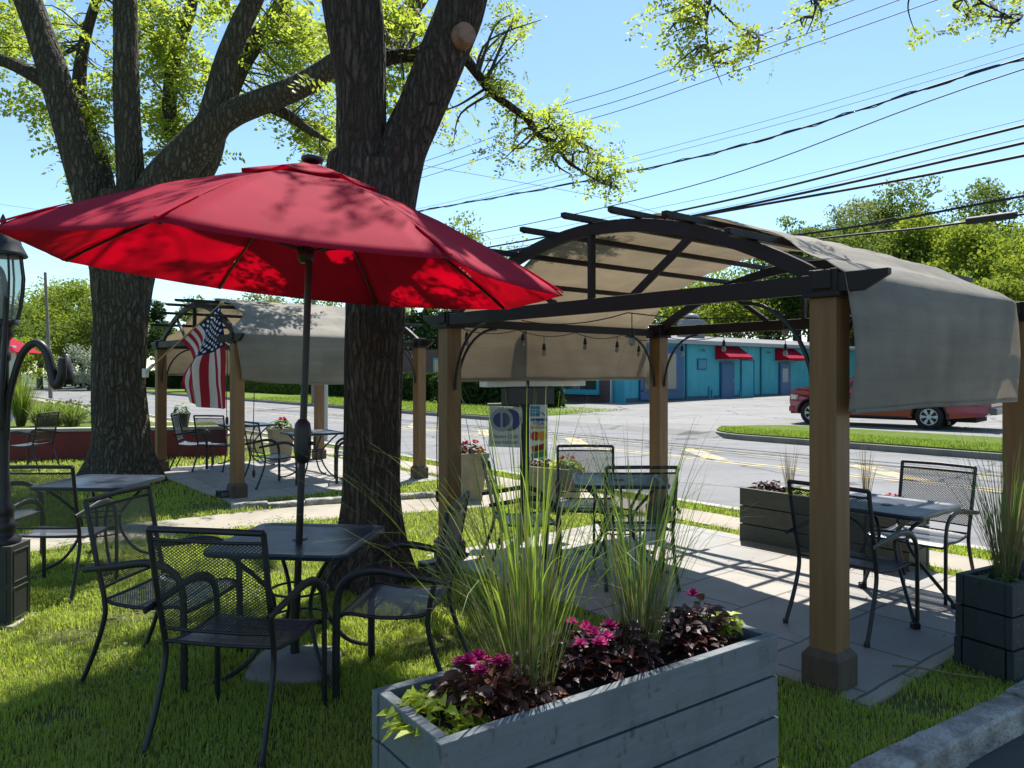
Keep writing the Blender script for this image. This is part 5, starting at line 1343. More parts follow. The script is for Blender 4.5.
# ================================================================== LAMP POST
def lamp_post():
    root = empty('street_lamp', (-3.35, 4.97, 0), R(4), 'ornate black lamp post with lantern, scroll brackets and boxed base at the left edge', 'lamp post')
    mb = MB(); mb.box((0, 0, 0.265), (0.225, 0.225, 0.53))
    for s in (-1, 1):
        for z in (0.15, 0.39):
            for a, b, w, h in ((0, z+.10, .17, .012), (0, z-.10, .17, .012), (-.08, z, .012, .2), (.08, z, .012, .2)):
                mb.box((a, s*0.114, b), (w, .006, h)); mb.box((s*0.114, a, b), (.006, w, h))
    mb.build('base_box', flat('box_dark', (0.030, 0.032, 0.028), 0.6), root, bevel=0.004)
    MB().box((0, 0, 0.012), (0.29, 0.29, 0.03)).build('foot_plate', 'concrete', root, bevel=0.004)
    MB().lathe([(0.10, 0.53), (0.105, 0.56), (0.075, 0.58), (0.07, 0.62), (0.09, 0.65), (0.062, 0.68), (0.06, 0.72), (0.072, 0.75), (0.048, 0.80), (0.044, 0.90), (0.036, 1.0), (0.034, 1.72), (0.045, 1.74), (0.045, 1.78), (0.034, 1.80), (0.038, 1.86), (0.062, 1.90), (0.05, 1.94), (0.075, 1.985)], (0, 0, 0), 24).build('pole', 'black_metal', root)
    # lantern
    lg = NT('lantern_glass'); lg.bsdf.inputs['Base Color'].default_value = (0.5, 0.53, 0.5, 1); lg.bsdf.inputs['Roughness'].default_value = 0.12
    tp = lg.new('ShaderNodeBsdfTransparent'); tp.inputs[0].default_value = (0.85, 0.9, 0.86, 1); mx = lg.new('ShaderNodeMixShader'); mx.inputs[0].default_value = 0.68
    lg.link(lg.bsdf.outputs[0], mx.inputs[1]); lg.link(tp.outputs[0], mx.inputs[2]); lg.link(mx.outputs[0], lg.out.inputs[0])
    ln = MB().lathe([(0.080, 1.985), (0.098, 2.06), (0.115, 2.18), (0.12, 2.28), (0.104, 2.42)], (0, 0, 0), 8, False).build('lantern_glass', lg.m, root)
    MB().lathe([(0.02, 1.99), (0.02, 2.08), (0.032, 2.10), (0.036, 2.20), (0.02, 2.27), (0, 2.28)], (0, 0, 0), 12).build('lamp_bulb', 'bulb_glass', ln)
    mb = MB()
    for k in range(8):
        a = 2*math.pi*k/8; mb.tube([(r*math.cos(a), r*math.sin(a), z) for r, z in ((0.082, 1.985), (0.100, 2.06), (0.118, 2.18), (0.123, 2.28), (0.107, 2.42))], 0.007, 6)
    mb.lathe([(0.09, 1.97), (0.094, 2.0), (0.088, 2.0)], (0, 0, 0), 16)
    mb.build('lantern_cage', 'black_metal', ln)
    MB().lathe([(0.135, 2.415), (0.142, 2.425), (0.132, 2.445), (0.105, 2.50), (0.098, 2.535), (0.06, 2.575), (0.028, 2.60), (0.014, 2.615), (0.014, 2.64), (0.02, 2.655), (0.006, 2.69), (0.0, 2.70)], (0, 0, 0), 24).build('lantern_roof', 'black_metal', root)
    sx = 4.97/755
    def sc_pts(l, dep, mir=1): return [(mir*(px+0.5)*sx, dep*i/len(l), H+(373-py)*sx) for i, (px, py) in enumerate(l)]
    P = smooth_path(sc_pts([(3, 440), (5, 405), (12, 374), (21, 352), (33, 343), (43, 350), (49, 368), (53, 382), (57, 384), (61, 374), (62, 358)], -0.08), 5)
    a = MB().tube(P, interp([0.018, 0.020, 0.022, 0.024, 0.026, 0.028, 0.030, 0.032, 0.033, 0.03, 0.022], 5), 12)
    ar = a.build('scroll_bracket', 'black_metal', root)
    MB().lathe([(0.0, -0.005), (0.055, 0.0), (0.045, 0.06), (0.024, 0.19), (0.0, 0.20)], sc_pts([(60, 384)], -.08)[0], 14).build('bracket_cup', 'black_metal', ar)
    P = smooth_path([(x-0.02, y-0.10, z) for x, y, z in sc_pts([(-14, 300), (-8, 276), (0, 268), (8, 274), (11, 300), (9, 350), (5, 400), (3, 430)], 0.06)], 5)
    MB().tube(P, 0.017, 10).build('scroll_bracket', 'black_metal', root)
lamp_post()

# ================================================================== FLAG
def make_flag():
    base = Vector((-5.37, 11.10, 1.68)); tip = Vector((-3.96, 10.30, 2.60)); s = (tip-base)
    root = empty('flag_staff', base, 0, 'tan flag staff with gold ball, slanting out from the broad grey trunk', 'flag pole')
    MB().tube([(0, 0, 0), s], 0.013, 10).build('staff', flat('staff_tan', (0.42, 0.28, 0.15), 0.5), root)
    MB().lathe([(0, -.03), (0.028, -.015), (0.032, 0.01), (0.02, .03), (0, .035)], tuple(s), 12).build('finial', flat('gold_paint', (0.45, 0.30, 0.10), 0.35), root)
    mb = MB().tube([(-0.04, 0.02, -0.03), s*0.09], 0.026, 12); mb.box((-0.03, 0.02, -0.03), (0.05, 0.10, 0.13)); mb.build('bracket', flat('bracket_white', (0.75, 0.74, 0.72), 0.5), root)
    t = NT('flag_cloth'); uvn = t.new('ShaderNodeUVMap'); sp = t.new('ShaderNodeSeparateXYZ'); t.link(uvn.outputs[0], sp.inputs[0])
    a, b = sp.outputs[0], sp.outputs[1]     # a across the hoist from the union side, b along the fly
    st = t.math('MODULO', t.math('FLOOR', t.math('MULTIPLY', a, 13)), 2)
    c = t.mixc(st, (0.36, 0.022, 0.040), (0.66, 0.63, 0.60))
    can = t.math('MULTIPLY', t.math('LESS_THAN', a, 7/13), t.math('LESS_THAN', b, 0.40))
    # nine rows of six and five stars
    ra = t.math('MULTIPLY', a, 13/7*10); rb = t.math('MULTIPLY', b, 12/0.40)
    def dots(off):
        fa = t.math('SUBTRACT', t.math('MODULO', t.math('ADD', ra, 2-off), 2.0), 1.0); fb = t.math('SUBTRACT', t.math('MODULO', t.math('ADD', rb, 2-off), 2.0), 1.0)
        d = t.math('SQRT', t.math('ADD', t.math('MULTIPLY', t.math('MULTIPLY', fa, 0.054), t.math('MULTIPLY', fa, 0.054)), t.math('MULTIPLY', t.math('MULTIPLY', fb, 0.060), t.math('MULTIPLY', fb, 0.060))))
        inb = t.math('MULTIPLY', t.math('GREATER_THAN', ra, 0.5), t.math('MULTIPLY', t.math('LESS_THAN', ra, 9.5), t.math('MULTIPLY', t.math('GREATER_THAN', rb, 0.5), t.math('LESS_THAN', rb, 11.5))))
        return t.math('MULTIPLY', t.math('LESS_THAN', d, 0.024), inb)
    star = t.math('MAXIMUM', dots(0), dots(1))
    cc = t.mixc(star, (0.012, 0.022, 0.085), (0.68, 0.67, 0.66))
    c = t.mixc(can, c, cc); t.link(c, t.bsdf.inputs['Base Color']); t.bsdf.inputs['Roughness'].default_value = 0.75
    t.bsdf.inputs['Specular IOR Level'].default_value = 0.2
    tr = t.new('ShaderNodeBsdfTranslucent'); t.link(c, tr.inputs[0]); mx = t.new('ShaderNodeMixShader'); mx.inputs[0].default_value = 0.35
    t.link(t.bsdf.outputs[0], mx.inputs[1]); t.link(tr.outputs[0], mx.inputs[2]); t.link(mx.outputs[0], t.out.inputs[0])
    d = s.normalized(); hd = Vector((d.x, d.y, 0)).normalized(); nrm = Vector((-hd.y, hd.x, 0)); nu, nv = 39, 44; hz = 0.95
    def ss(x): x = max(0, min(1, x)); return x*x*(3-2*x)
    def fn(i, j):
        a, b = i, j
        p0 = tip-d*(hz*a+0.03); fly = 1.52; sl = b*fly; s1 = 0.42*a
        k = max(0.0, (sl-s1)/(fly-s1)); run = 1.42+(0.52-1.42)*a**1.1
        d1 = hd*0.62-Vector((0, 0, 0.78)); ang = 0.07-0.36*a
        d2 = hd*math.sin(ang)-Vector((0, 0, math.cos(ang)))
        kk = k+0.05*math.sin(k*6.28)*a
        p = p0+d1*min(sl, s1)+d2*run*kk
        p += nrm*(0.10*math.sin(a*8.0+0.6)*ss(k*2.0)*0.7+0.045*math.sin(a*17+2+b*2)*ss(k*2)-0.22*a*math.sin(k*3.0)+0.06*a*math.sin(min(1, sl/(s1+.01))*3.1))
        p += Vector((0.012*mnoise.noise((a*4, b*5, 1)), 0.02*mnoise.noise((a*4, b*5, 9)), 0))
        return tuple(p-tip)
    o = MB().grid(fn, nu, nv).build('flag', t.m); o.location = tip
    tag(o, 'striped red and white flag with starred blue corner hanging by the far pergola', 'flag')
    uvl = o.data.uv_layers.new(name='UVMap')
    for lp in o.data.loops:
        i = lp.vertex_index; uvl.data[lp.index].uv = ((i % (nu+1))/nu, (i//(nu+1))/nv)
make_flag()

# ================================================================== PAYMENT SIGN POST
def sign():
    X, Y = 0.127, 7.55; BR = Matrix.Rotation(TH, 3, 'Z')
    def turned(c): v = BR @ Vector((c[0], c[1], 0)); return (v.x, v.y, c[2])
    root = empty('sign_post', (X, Y, 0), 0, 'dark sign post with a white board and payment card plates behind the drape', 'sign')
    dk = flat('sign_dark', (0.018, 0.020, 0.022), 0.5); wh = flat('sign_white', (0.72, 0.74, 0.74), 0.45)
    MB().box((0, 0, 1.15), (0.092, 0.092, 2.3)).build('post', dk, root, bevel=0.004)
    MB().box(turned((0.155, 0.075, 1.86)), (1.26, 0.045, 0.62), TH).build('board', wh, root, bevel=0.006)
    MB().box(turned((0.155, 0.02, 1.545)), (1.32, 0.13, 0.062), TH).build('board_rail', wh, root, bevel=0.006)
    MB().box(turned((0.03, -0.02, 1.42)), (0.62, 0.10, 0.17), TH).build('lamp_box', dk, root, bevel=0.008)
    mb = MB(); mb.tube(smooth_path([(-0.03, -0.05, 1.15), (-0.03, -0.06, 1.27), (-0.06, -0.065, 1.335), (-0.14, -0.065, 1.345), (-0.37, -0.065, 1.34)], 5), 0.009, 8)
    for x in (-0.31, -0.22, -0.10): mb.tube([(x, -0.065, 1.34), (x, -0.065, 1.30)], 0.005, 6)
    mb.build('hanger', flat('hanger_grey', (0.30, 0.30, 0.28), 0.5), root)
    gr = flat('plate_grey', (0.55, 0.57, 0.54), 0.5); nv = flat('logo_navy', (0.035, 0.055, 0.19), 0.5); sl = flat('logo_silver', (0.30, 0.33, 0.36), 0.5)
    ink = flat('ink_grey', (0.20, 0.23, 0.25), 0.6)
    px, pz = -0.195, 1.115; pl = MB().box((px, -0.065, pz), (0.32, 0.012, 0.40), m=Matrix.Rotation(R(2), 3, 'Y')).build('hanging_plate', gr, root, bevel=0.002)
    def disc(mb, cx, cz, r, y, a0=0, a1=360, n=36):
        vs = [(cx+r*math.cos(R(a0+(a1-a0)*i/n)), y, cz+r*math.sin(R(a0+(a1-a0)*i/n))) for i in range(n+(0 if a1-a0 == 360 else 1))]
        k = len(vs); mb.add(vs+[(x, y+0.0015, z) for x, _, z in vs], [tuple(range(k))]+[(i, k+i, k+(i+1) % k, (i+1) % k) for i in range(k)])
    y0 = -0.0735; cz = pz+0.07
    m = MB(); disc(m, px+0.045, cz, 0.108, y0); m.build('emblem_disc', nv, pl)
    m = MB(); disc(m, px-0.035, cz, 0.114, y0-0.002); m.build('emblem_ring', sl, pl)
    m = MB(); disc(m, px-0.035-0.012, cz, 0.072, y0-0.004, 90, 270); disc(m, px-0.035+0.012, cz, 0.072, y0-0.004, -90, 90); m.build('emblem_halves', nv, pl)
    rot = Matrix.Rotation(R(90), 4, 'X')
    text_mb('Diners Club', 0.052, Matrix.Translation((px, y0-0.001, pz-0.095)) @ rot).build('lettering', ink, pl)
    text_mb('International', 0.050, Matrix.Translation((px, y0-0.001, pz-0.150)) @ rot).build('lettering', ink, pl)
    qx, q0, q1 = 0.137, 0.80, 1.335; pl = MB().box((qx, -0.055, (q0+q1)/2), (0.178, 0.010, q1-q0)).build('card_plate', flat('plate_white', (0.70, 0.72, 0.70), 0.45), root, bevel=0.002)
    yy = -0.0625
    def rect(name, x0, x1, z0, z1, mat, y=yy, ang=0):
        cx, cz_ = (x0+x1)/2, (z0+z1)/2
        return MB().box((cx, y, cz_), (x1-x0, 0.002, z1-z0), m=Matrix.Rotation(R(ang), 3, 'Y')).build(name, mat, pl)
    lb = flat('logo_blue', (0.02, 0.22, 0.42), 0.5); bl = flat('logo_royal', (0.02, 0.05, 0.30), 0.5); go = flat('logo_gold', (0.60, 0.36, 0.06), 0.5)
    rd = flat('logo_red', (0.50, 0.03, 0.02), 0.5); og = flat('logo_orange', (0.68, 0.30, 0.03), 0.5); gn = flat('logo_green', (0.03, 0.25, 0.13), 0.5); bk = flat('logo_black', (0.06, 0.015, 0.018), 0.5)
    e = rect('blue_square', qx-.082, qx+.012, q1-.115, q1-.012, lb)
    text_mb('AMERICAN', 0.019, Matrix.Translation((qx-.035, yy-0.002, q1-.05)) @ rot).build('lettering', wh, pl)
    text_mb('EXPRESS', 0.019, Matrix.Translation((qx-.035, yy-0.002, q1-.075)) @ rot).build('lettering', wh, pl)
    rect('card_edge', qx+.02, qx+.075, q1-.10, q1-.086, lb, ang=40)
    rect('blue_bar', qx-.08, qx+.08, q1-.160, q1-.135, bl); text_mb('VISA', 0.058, Matrix.Translation((qx, yy-0.001, q1-.187)) @ rot).build('lettering', bl, pl); rect('gold_bar', qx-.08, qx+.08, q1-.238, q1-.214, go)
    m = MB(); disc(m, qx-.034, q1-.31, .046, yy-.0005); m.build('red_disc', rd, pl)
    m = MB(); disc(m, qx+.034, q1-.31, .046, yy-.002); m.build('orange_disc', og, pl)
    rect('dark_card', qx-.068, qx+.062, q1-.46, q1-.398, rd, ang=-14); rect('dark_card', qx-.040, qx+.034, q1-.444, q1-.414, bk, y=yy-.002, ang=-14)
    rect('green_card', qx-.072, qx+.078, q1-.522, q1-.468, gn, y=yy-.001, ang=-14)
sign()

# ================================================================== RED WALL AND BED
def wall():
    a = Vector((-16.5, 12.5)); b = Vector((-5.62, 14.85)); d = (b-a); L = d.length; rz = math.atan2(d.y, d.x); c = (a+b)/2
    root = empty('retaining_wall', (c.x, c.y, 0), rz, 'low dark red retaining wall with pale cap behind the broad grey trunk', 'wall')
    MB().box((0, 0.1, 0.27), (L, 0.2, 0.54)).build('wall', pm('wall_red', (0.17, 0.018, 0.018), (0.12, 0.015, 0.016), 3, 0.75, 0.3, fine=30), root, bevel=0.01)
    MB().box((0, 0.1, 0.575), (L+.06, 0.27, 0.065)).build('cap', 'concrete', root, bevel=0.008)
    n = Vector((-d.y, d.x)).normalized()
    q = [a+n*0.2, b+n*0.2, b+n*2.2-d.normalized()*.6, a+n*5.0]
    mb = MB(); v = [(p.x, p.y, 0.55) for p in q]; mb.prism(v, (0, 0, -0.6), (0, 0, 0)); mb.build('raised_bed', M['verge_grass'])['kind'] = 'structure'
wall()
def AT(px, Y): return (px-512)/755*Y
grass_clump((AT(21, 15.6), 15.6, .55), 'tall upright ornamental grass on the raised bed by the lamp post', 1.15, 420, 0.5, 'blade_green', seed=51, arch=0.35, straw=.05, w=0.016)
for i, (px, Y, r, lab) in enumerate(((42, 15.6, .5, 'yellow green daylily mound on the raised bed right of the tall grass'), (56, 15.9, .55, 'yellow green daylily mound in the middle of the raised bed'), (72, 15.6, .45, 'daylily mound on the raised bed closest to the broad trunk'))):
    grass_clump((AT(px, Y), Y, .55), lab, 0.55, 260, 0.9, 'blade_green', seed=52+i, arch=0.9, straw=.02, w=0.02, name='daylily', cat='daylily')
for i, (px, Y, lab) in enumerate(((60, 17.2, 'loose flowering perennial with purple tips behind the daylilies, left one'), (76, 16.8, 'loose flowering perennial with purple tips behind the daylilies, next to the trunk'))):
    leaf_plant((AT(px, Y), Y, .5), lab, 'plant', 200, 0.55, 0.50, 0.11, 'leaf_green', nf=14, fr=0.05, seed=60+i, name='perennial', fmat='leaf_dark')
def metal_pot(loc):
    root = empty('plant_pot', loc, 0.4, 'dark square pot with a small green plant on the red wall end', 'pot')
    MB().lathe([(0.13, 0), (0.17, 0.24), (0.18, 0.24), (0.18, 0.27), (0.16, 0.27), (0.15, 0.23)], (0, 0, 0), 16).build('body', flat('pot_charcoal', (0.05, 0.055, 0.06), 0.5), root)
metal_pot((AT(182, 14.6)-.03, 14.62, 0.61))
leaf_plant((AT(182, 14.6)-.03, 14.62, .82), 'small green plant in the dark pot on the red wall', 'plant', 40, 0.12, 0.24, 0.09, 'leaf_green', seed=66, name='bedding_plant')

# ================================================================== SMALL GROUND THINGS
def ground_box(loc, rz, label, s=(0.16, 0.12, 0.11)):  # small black box standing on the ground, gives no light
    root = empty('black_ground_box', loc, rz, label, 'ground box')
    MB().box((0, 0, s[2]/2), s).build('body', 'black_metal', root, bevel=0.012)
    MB().box((0, -s[1]/2-.004, s[2]*.55), (s[0]*.7, .008, s[2]*.5)).build('lens', flat('box_face_grey', (0.16, 0.17, 0.17), 0.2), root)  # plain grey front plate of the box
    mb = MB(); mb.box((-s[0]/2-.006, 0, s[2]*.5), (.012, .03, s[2]*.9)); mb.box((s[0]/2+.006, 0, s[2]*.5), (.012, .03, s[2]*.9)); mb.build('bracket', 'black_metal', root)
ground_box((-0.66, 6.15, 0), .5, 'small black ground box on the grass right of the brown trunk foot', (0.19, 0.13, 0.12))
ground_box((-3.80, 9.95, 0), .7, 'small black ground box at the foot of the flag post', (0.17, 0.14, 0.11))
st = empty('dry_stick', (2.26, 4.05, 0.03), 0, 'thin dry stick lying on the grass by the granite kerb', 'stick')
MB().tube(smooth_path([(-0.17, 0.10, 0.012), (-0.05, 0.05, 0.02), (0.10, -0.03, 0.016), (0.24, -0.07, 0.012)], 4), 0.006, 6).build('stem', 'blade_straw', st)
MB().tube([(-0.05, 0.05, 0.02), (-0.10, 0.0, 0.015), (-0.14, -.02, .01)], 0.0035, 5).build('twig', 'blade_straw', st)
sp_ = empty('street_pole', (-4.52, 18.35, 0), 0, 'thin grey steel pole at the kerb behind the far canopy', 'pole')
MB().tube([(0, 0, 0), (0, 0, 2.9)], 0.045, 10).build('pole', flat('galvanised', (0.42, 0.43, 0.43), 0.45), sp_)
MB().lathe([(0.07, 0), (0.07, 0.03), (0.05, 0.05)], (0, 0, 0), 12).build('foot_ring', flat('galvanised', (0.42, 0.43, 0.43), 0.45), sp_)

# red booth, far left
def booth():
    X, Y = AT(16, 18.2)-.22, 18.2; root = empty('booth', (X, Y, 0), 0, 'small red and white booth with red canvas top behind the lamp post', 'booth')
    rd = flat('booth_red', (0.30, 0.02, 0.025), 0.6); wh = flat('booth_white', (0.62, 0.62, 0.60), 0.5)
    MB().box((-0.45, 0.1, 1.15), (1.2, 0.4, 2.25)).build('wall', rd, root, bevel=.01)
    for x in (-1.08, 0.20): MB().box((x, -0.12, 1.15), (0.13, 0.13, 2.3)).build('corner_post', wh, root, bevel=.006)
    fr = MB().box((-0.42, -0.115, 1.55), (0.85, 0.03, 0.75)).build('window', wh, root, bevel=.004)
    MB().box((-0.42, -0.135, 1.55), (0.72, 0.01, 0.62)).build('pane', flat('dark_glass', (0.02, 0.025, 0.03), 0.08, 0.8), fr)
    mb = MB(); mb.add([(-1.35, -0.35, 2.15), (0.45, -0.35, 2.15), (0.30, 0.9, 2.15), (-1.35, 0.9, 2.15), (-0.5, 0.35, 2.72)], [(0, 1, 4), (1, 2, 4), (2, 3, 4), (3, 0, 4), (3, 2, 1, 0)])
    mb.build('canvas_top', 'red_cloth', root)
booth()

def stucco(name, c1, c2, *_a, **_k):
    """painted block wall with faint courses, run-off streaks and patches"""
    t = NT(name); v = t.coord('Object'); n1 = t.noise(v, 0.7, 5, 0.65); n2 = t.noise(t.coord('Object', (3, 3, 0.25)), 1.5, 5, 0.7); n3 = t.noise(v, 40, 3, 0.7)
    sp = t.new('ShaderNodeSeparateXYZ'); t.link(v, sp.inputs[0])
    row = t.math('LESS_THAN', t.math('FRACT', t.math('DIVIDE', sp.outputs[2], 0.2)), 0.05)
    c = t.mixc(t.ramp(n1, [(0.35, 0.0), (0.65, 1.0)]), c1, c2)
    c = t.mixc(t.ramp(n2, [(0.52, 0.0), (0.70, 0.55)]), c, tuple(x*0.62 for x in c2))
    c = t.mixc(t.math('MULTIPLY', row, 0.22), c, tuple(x*0.55 for x in c2))
    t.link(c, t.bsdf.inputs['Base Color']); t.bsdf.inputs['Roughness'].default_value = 0.7; t.bump(t.math('ADD', n3, t.math('MULTIPLY', row, -1.0)), 0.3, 0.008); return t.m
# ================================================================== BLUE BUILDING
def blue_building():
    root = empty('blue_building', (5.68, 37.6, 0.15), TH, 'turquoise single storey building with red awnings and a brick wing across the street', 'building')
    teal = stucco('teal_paint', (0.050, 0.350, 0.425), (0.040, 0.300, 0.365), 1.2, 0.65, 0.1, fine=12); blue = flat('door_blue', (0.010, 0.085, 0.215), 0.4)
    LX, LY, HE = 27.0, 24.0, 3.08
    MB().box((LX/2, 7.0, HE/2-0.3), (LX, 14.0, HE+0.6)).build('wall', teal, root)
    # brick wing along the street
    t = NT('brick_wing'); br = t.new('ShaderNodeTexBrick'); v = t.coord('Object', (1, 1, 1)); sp = t.new('ShaderNodeSeparateXYZ'); cb = t.new('ShaderNodeCombineXYZ'); t.link(v, sp.inputs[0]); t.link(sp.outputs[1], cb.inputs[0]); t.link(sp.outputs[2], cb.inputs[1]); t.link(cb.outputs[0], br.inputs['Vector'])
    for k, x in (('Scale', 1.0), ('Mortar Size', 0.006), ('Brick Width', 0.21), ('Row Height', 0.072)): br.inputs[k].default_value = x
    br.inputs['Color1'].default_value = (0.115, 0.048, 0.042, 1); br.inputs['Color2'].default_value = (0.080, 0.036, 0.034, 1); br.inputs['Mortar'].default_value = (0.15, 0.13, 0.12, 1)
    t.link(br.outputs['Color'], t.bsdf.inputs['Base Color']); t.bsdf.inputs['Roughness'].default_value = 0.85
    MB().box((-0.06, LY/2+0.30, HE/2-0.3), (0.14, LY-1.2, HE+0.6)).build('brick_front', t.m, root)
    MB().box((-0.05, 0.30, HE/2-0.3), (0.12, 0.60, HE+0.6)).build('corner_trim', teal, root)
    MB().box((-0.08, 0.92, HE/2-0.3), (0.12, 0.06, HE+0.6)).build('corner_strip', flat('trim_white', (0.6, 0.62, 0.62)), root)
    MB().box((6.0, 14+5.0, HE/2-0.3), (12, 10.0, HE+0.6)).build('wing_wall', teal, root)
    glass = flat('shop_glass', (0.05, 0.06, 0.06), 0.06, 0.9)
    for y0, y1 in ((1.7, 4.5), (5.6, 8.4), (9.6, 12.4), (14, 17)):
        fr = MB().box((-0.16, (y0+y1)/2, 1.45), (0.07, y1-y0, 2.1)).build('window', teal, root, bevel=.01)
        MB().box((-0.20, (y0+y1)/2, 1.50), (0.02, y1-y0-.35, 1.7)).build('pane', glass, fr)
        mb = MB(); mb.box((-0.24, (y0+y1)/2, 0.42), (0.16, y1-y0+.1, 0.10)); mb.box((-0.215, (y0+y1)/2, 1.5), (0.02, .07, 1.7)); mb.build('sill', teal, fr)
    # roof, low slope back
    mb = MB(); mb.prism([(0, -0.35, HE), (0, -0.35, HE+0.16), (0, 5.2, HE+0.85), (0, 14.2, HE+0.5), (0, 14.2, HE)], (-0.4, 0, 0), (LX+.4, 0, 0))
    rf = mb.build('roof', pm('roof_grey', (0.17, 0.17, 0.175), (0.12, 0.12, 0.125), 0.8, 0.85, 0.2, fine=14), root)
    MB().box((LX/2, -0.36, HE+0.08), (LX+.8, 0.05, 0.19)).build('fascia', flat('fascia_grey', (0.30, 0.33, 0.34)), rf)
    mb = MB(); mb.box((9.5, 3.2, HE+1.0), (1.15, 1.1, 1.3)); mb.lathe([(0.36, 0), (0.5, 0.12), (0.36, 0.3), (0, .36)], (9.5, 3.2, HE+1.70), 14); mb.box((8.1, 3.0, HE+1.0), (0.25, 0.25, 0.8))
    mb.build('roof_vent', flat('vent_grey', (0.22, 0.23, 0.24), 0.45), rf, bevel=.02)
    mb = MB(); mb.box((LX/2, -0.43, HE+0.02), (LX+.6, 0.12, 0.11)); mb.build('gutter', flat('fascia_grey', (0.30, 0.33, 0.34)), rf)
    for x in (4.75, 11.9, 17.6): MB().box((x, -0.05, HE/2), (0.09, 0.08, HE)).build('downspout', flat('teal_dark', (0.02, 0.15, 0.20)), root)
    MB().box((LX/2, -0.012, 0.10), (LX, 0.03, 0.28)).build('base_band', pm('teal_base', (0.030, 0.12, 0.15), (0.05, 0.09, 0.10), 2.0, 0.8, 0.2), root)
    # big window in blue surround
    fr = MB().box((2.7, -0.06, 1.50), (3.5, 0.12, 2.75)).build('window', blue, root, bevel=.01)
    MB().box((3.35, -0.13, 1.60), (0.85, 0.02, 1.85)).build('pane', flat('pane_cream', (0.28, 0.25, 0.19), 0.25), fr)
    MB().box((2.45, -0.13, 1.60), (0.75, 0.02, 1.85)).build('pane', glass, fr)
    MB().box((1.6, -0.13, 1.60), (0.75, 0.02, 1.85)).build('pane', glass, fr)
    MB().box((2.7, -0.17, 0.60), (3.3, 0.10, 0.08)).build('sill', blue, fr)
    def door(x, w, panes):
        d = MB().box((x, -0.05, 1.05), (w, 0.11, 2.15)).build('door', blue, root, bevel=.008)
        MB().box((x-.06, -0.115, 1.03), (w-.30, 0.03, 2.0)).build('door_leaf', flat('leaf_blue', (0.014, 0.110, 0.255), 0.4), d, bevel=.006)
        MB().tube([(x+w/2-.28, -0.17, 0.95), (x+w/2-.28, -0.17, 1.15)], 0.02, 8).build('handle', flat('handle_steel', (0.4, 0.4, 0.4), 0.3), d)
        if panes: MB().box((x-.06, -0.135, 1.35), (w-.62, 0.02, 0.85)).build('pane', flat('pane_pale', (0.30, 0.36, 0.38), 0.15), d)
    door(8.45, 1.30, False); door(14.5, 1.25, True)
    fr = MB().box((10.5, -0.02, 1.1), (1.25, 0.06, 2.25)).build('door', teal, root)
    mb = MB()
    for x in (9.86, 11.14): mb.box((x, -0.06, 1.1), (0.07, 0.04, 2.3))
    mb.box((10.5, -0.06, 2.24), (1.35, 0.04, 0.07)); mb.build('door_frame', flat('teal_dark', (0.02, 0.15, 0.20)), fr)
    for x0, x1 in ((7.35, 9.65), (13.45, 15.65)):
        mb = MB(); mb.add([(x0, -0.03, 3.02), (x1, -0.03, 3.02), (x1, -0.95, 2.40), (x0, -0.95, 2.40), (x0, -0.95, 2.26), (x1, -0.95, 2.26), (x0, -0.03, 2.26), (x1, -0.03, 2.26)],
               [(0, 3, 2, 1), (3, 4, 5, 2), (0, 6, 4, 3), (1, 2, 5, 7)])
        mb.build('awning', 'red_cloth', root, solid=.004)
    pq = MB().box((6.15, -0.03, 1.98), (0.85, 0.06, 0.62)).build('plaque', blue, root, bevel=.02)
    MB().box((6.15, -0.065, 1.98), (0.68, 0.02, 0.46)).build('panel', flat('plaque_panel', (0.06, 0.25, 0.33)), pq)
    for x in (6.1, 12.6, 17.0):
        mb = MB(); mb.tube([(x, 0, 2.75), (x, -0.18, 2.78)], .02, 8); mb.lathe([(0.03, .06), (0.09, -.06), (.08, -.07)], (x, -0.22, 2.74), 12); mb.build('wall_lamp', flat('lamp_grey', (0.10, 0.16, 0.20)), root)
    for x, z in ((6.8, .75), (7.05, .55), (9.75, .5)): MB().tube([(x, -.05, 0), (x, -.05, z)], .05, 8).build('pipe', teal, root)
blue_building()
def house(loc, rz, w, d, h, label, wallm, roofm):
    root = empty('house', loc, rz, label, 'house')
    MB().box((0, 0, h/2), (w, d, h)).build('wall', wallm, root)
    mb = MB(); mb.prism([(0, -d/2-.4, h), (0, 0, h+d*.32), (0, d/2+.4, h), (0, d/2+.4, h-.12), (0, -d/2-.4, h-.12)], (-w/2-.3, 0, 0), (w/2+.3, 0, 0)); mb.build('roof', roofm, root)
    for x in (-w*.3, 0.0, w*.3):
        f = MB().box((x, -d/2-.03, h*.52), (1.0, .06, 1.4)).build('window', flat('trim_white', (0.6, 0.62, 0.62)), root)
        MB().box((x, -d/2-.065, h*.52), (.8, .02, 1.2)).build('pane', flat('dark_glass', (0.02, 0.025, 0.03), 0.08, 0.8), f)
house((AT(420, 66), 66, gz(30)), 0.2, 11, 8, 3.1, 'pale blue grey house across the street, glimpsed between brown trunk and post', flat('siding_pale', (0.50, 0.56, 0.62), 0.7), flat('shingle_grey', (0.12, 0.12, 0.13), 0.9))

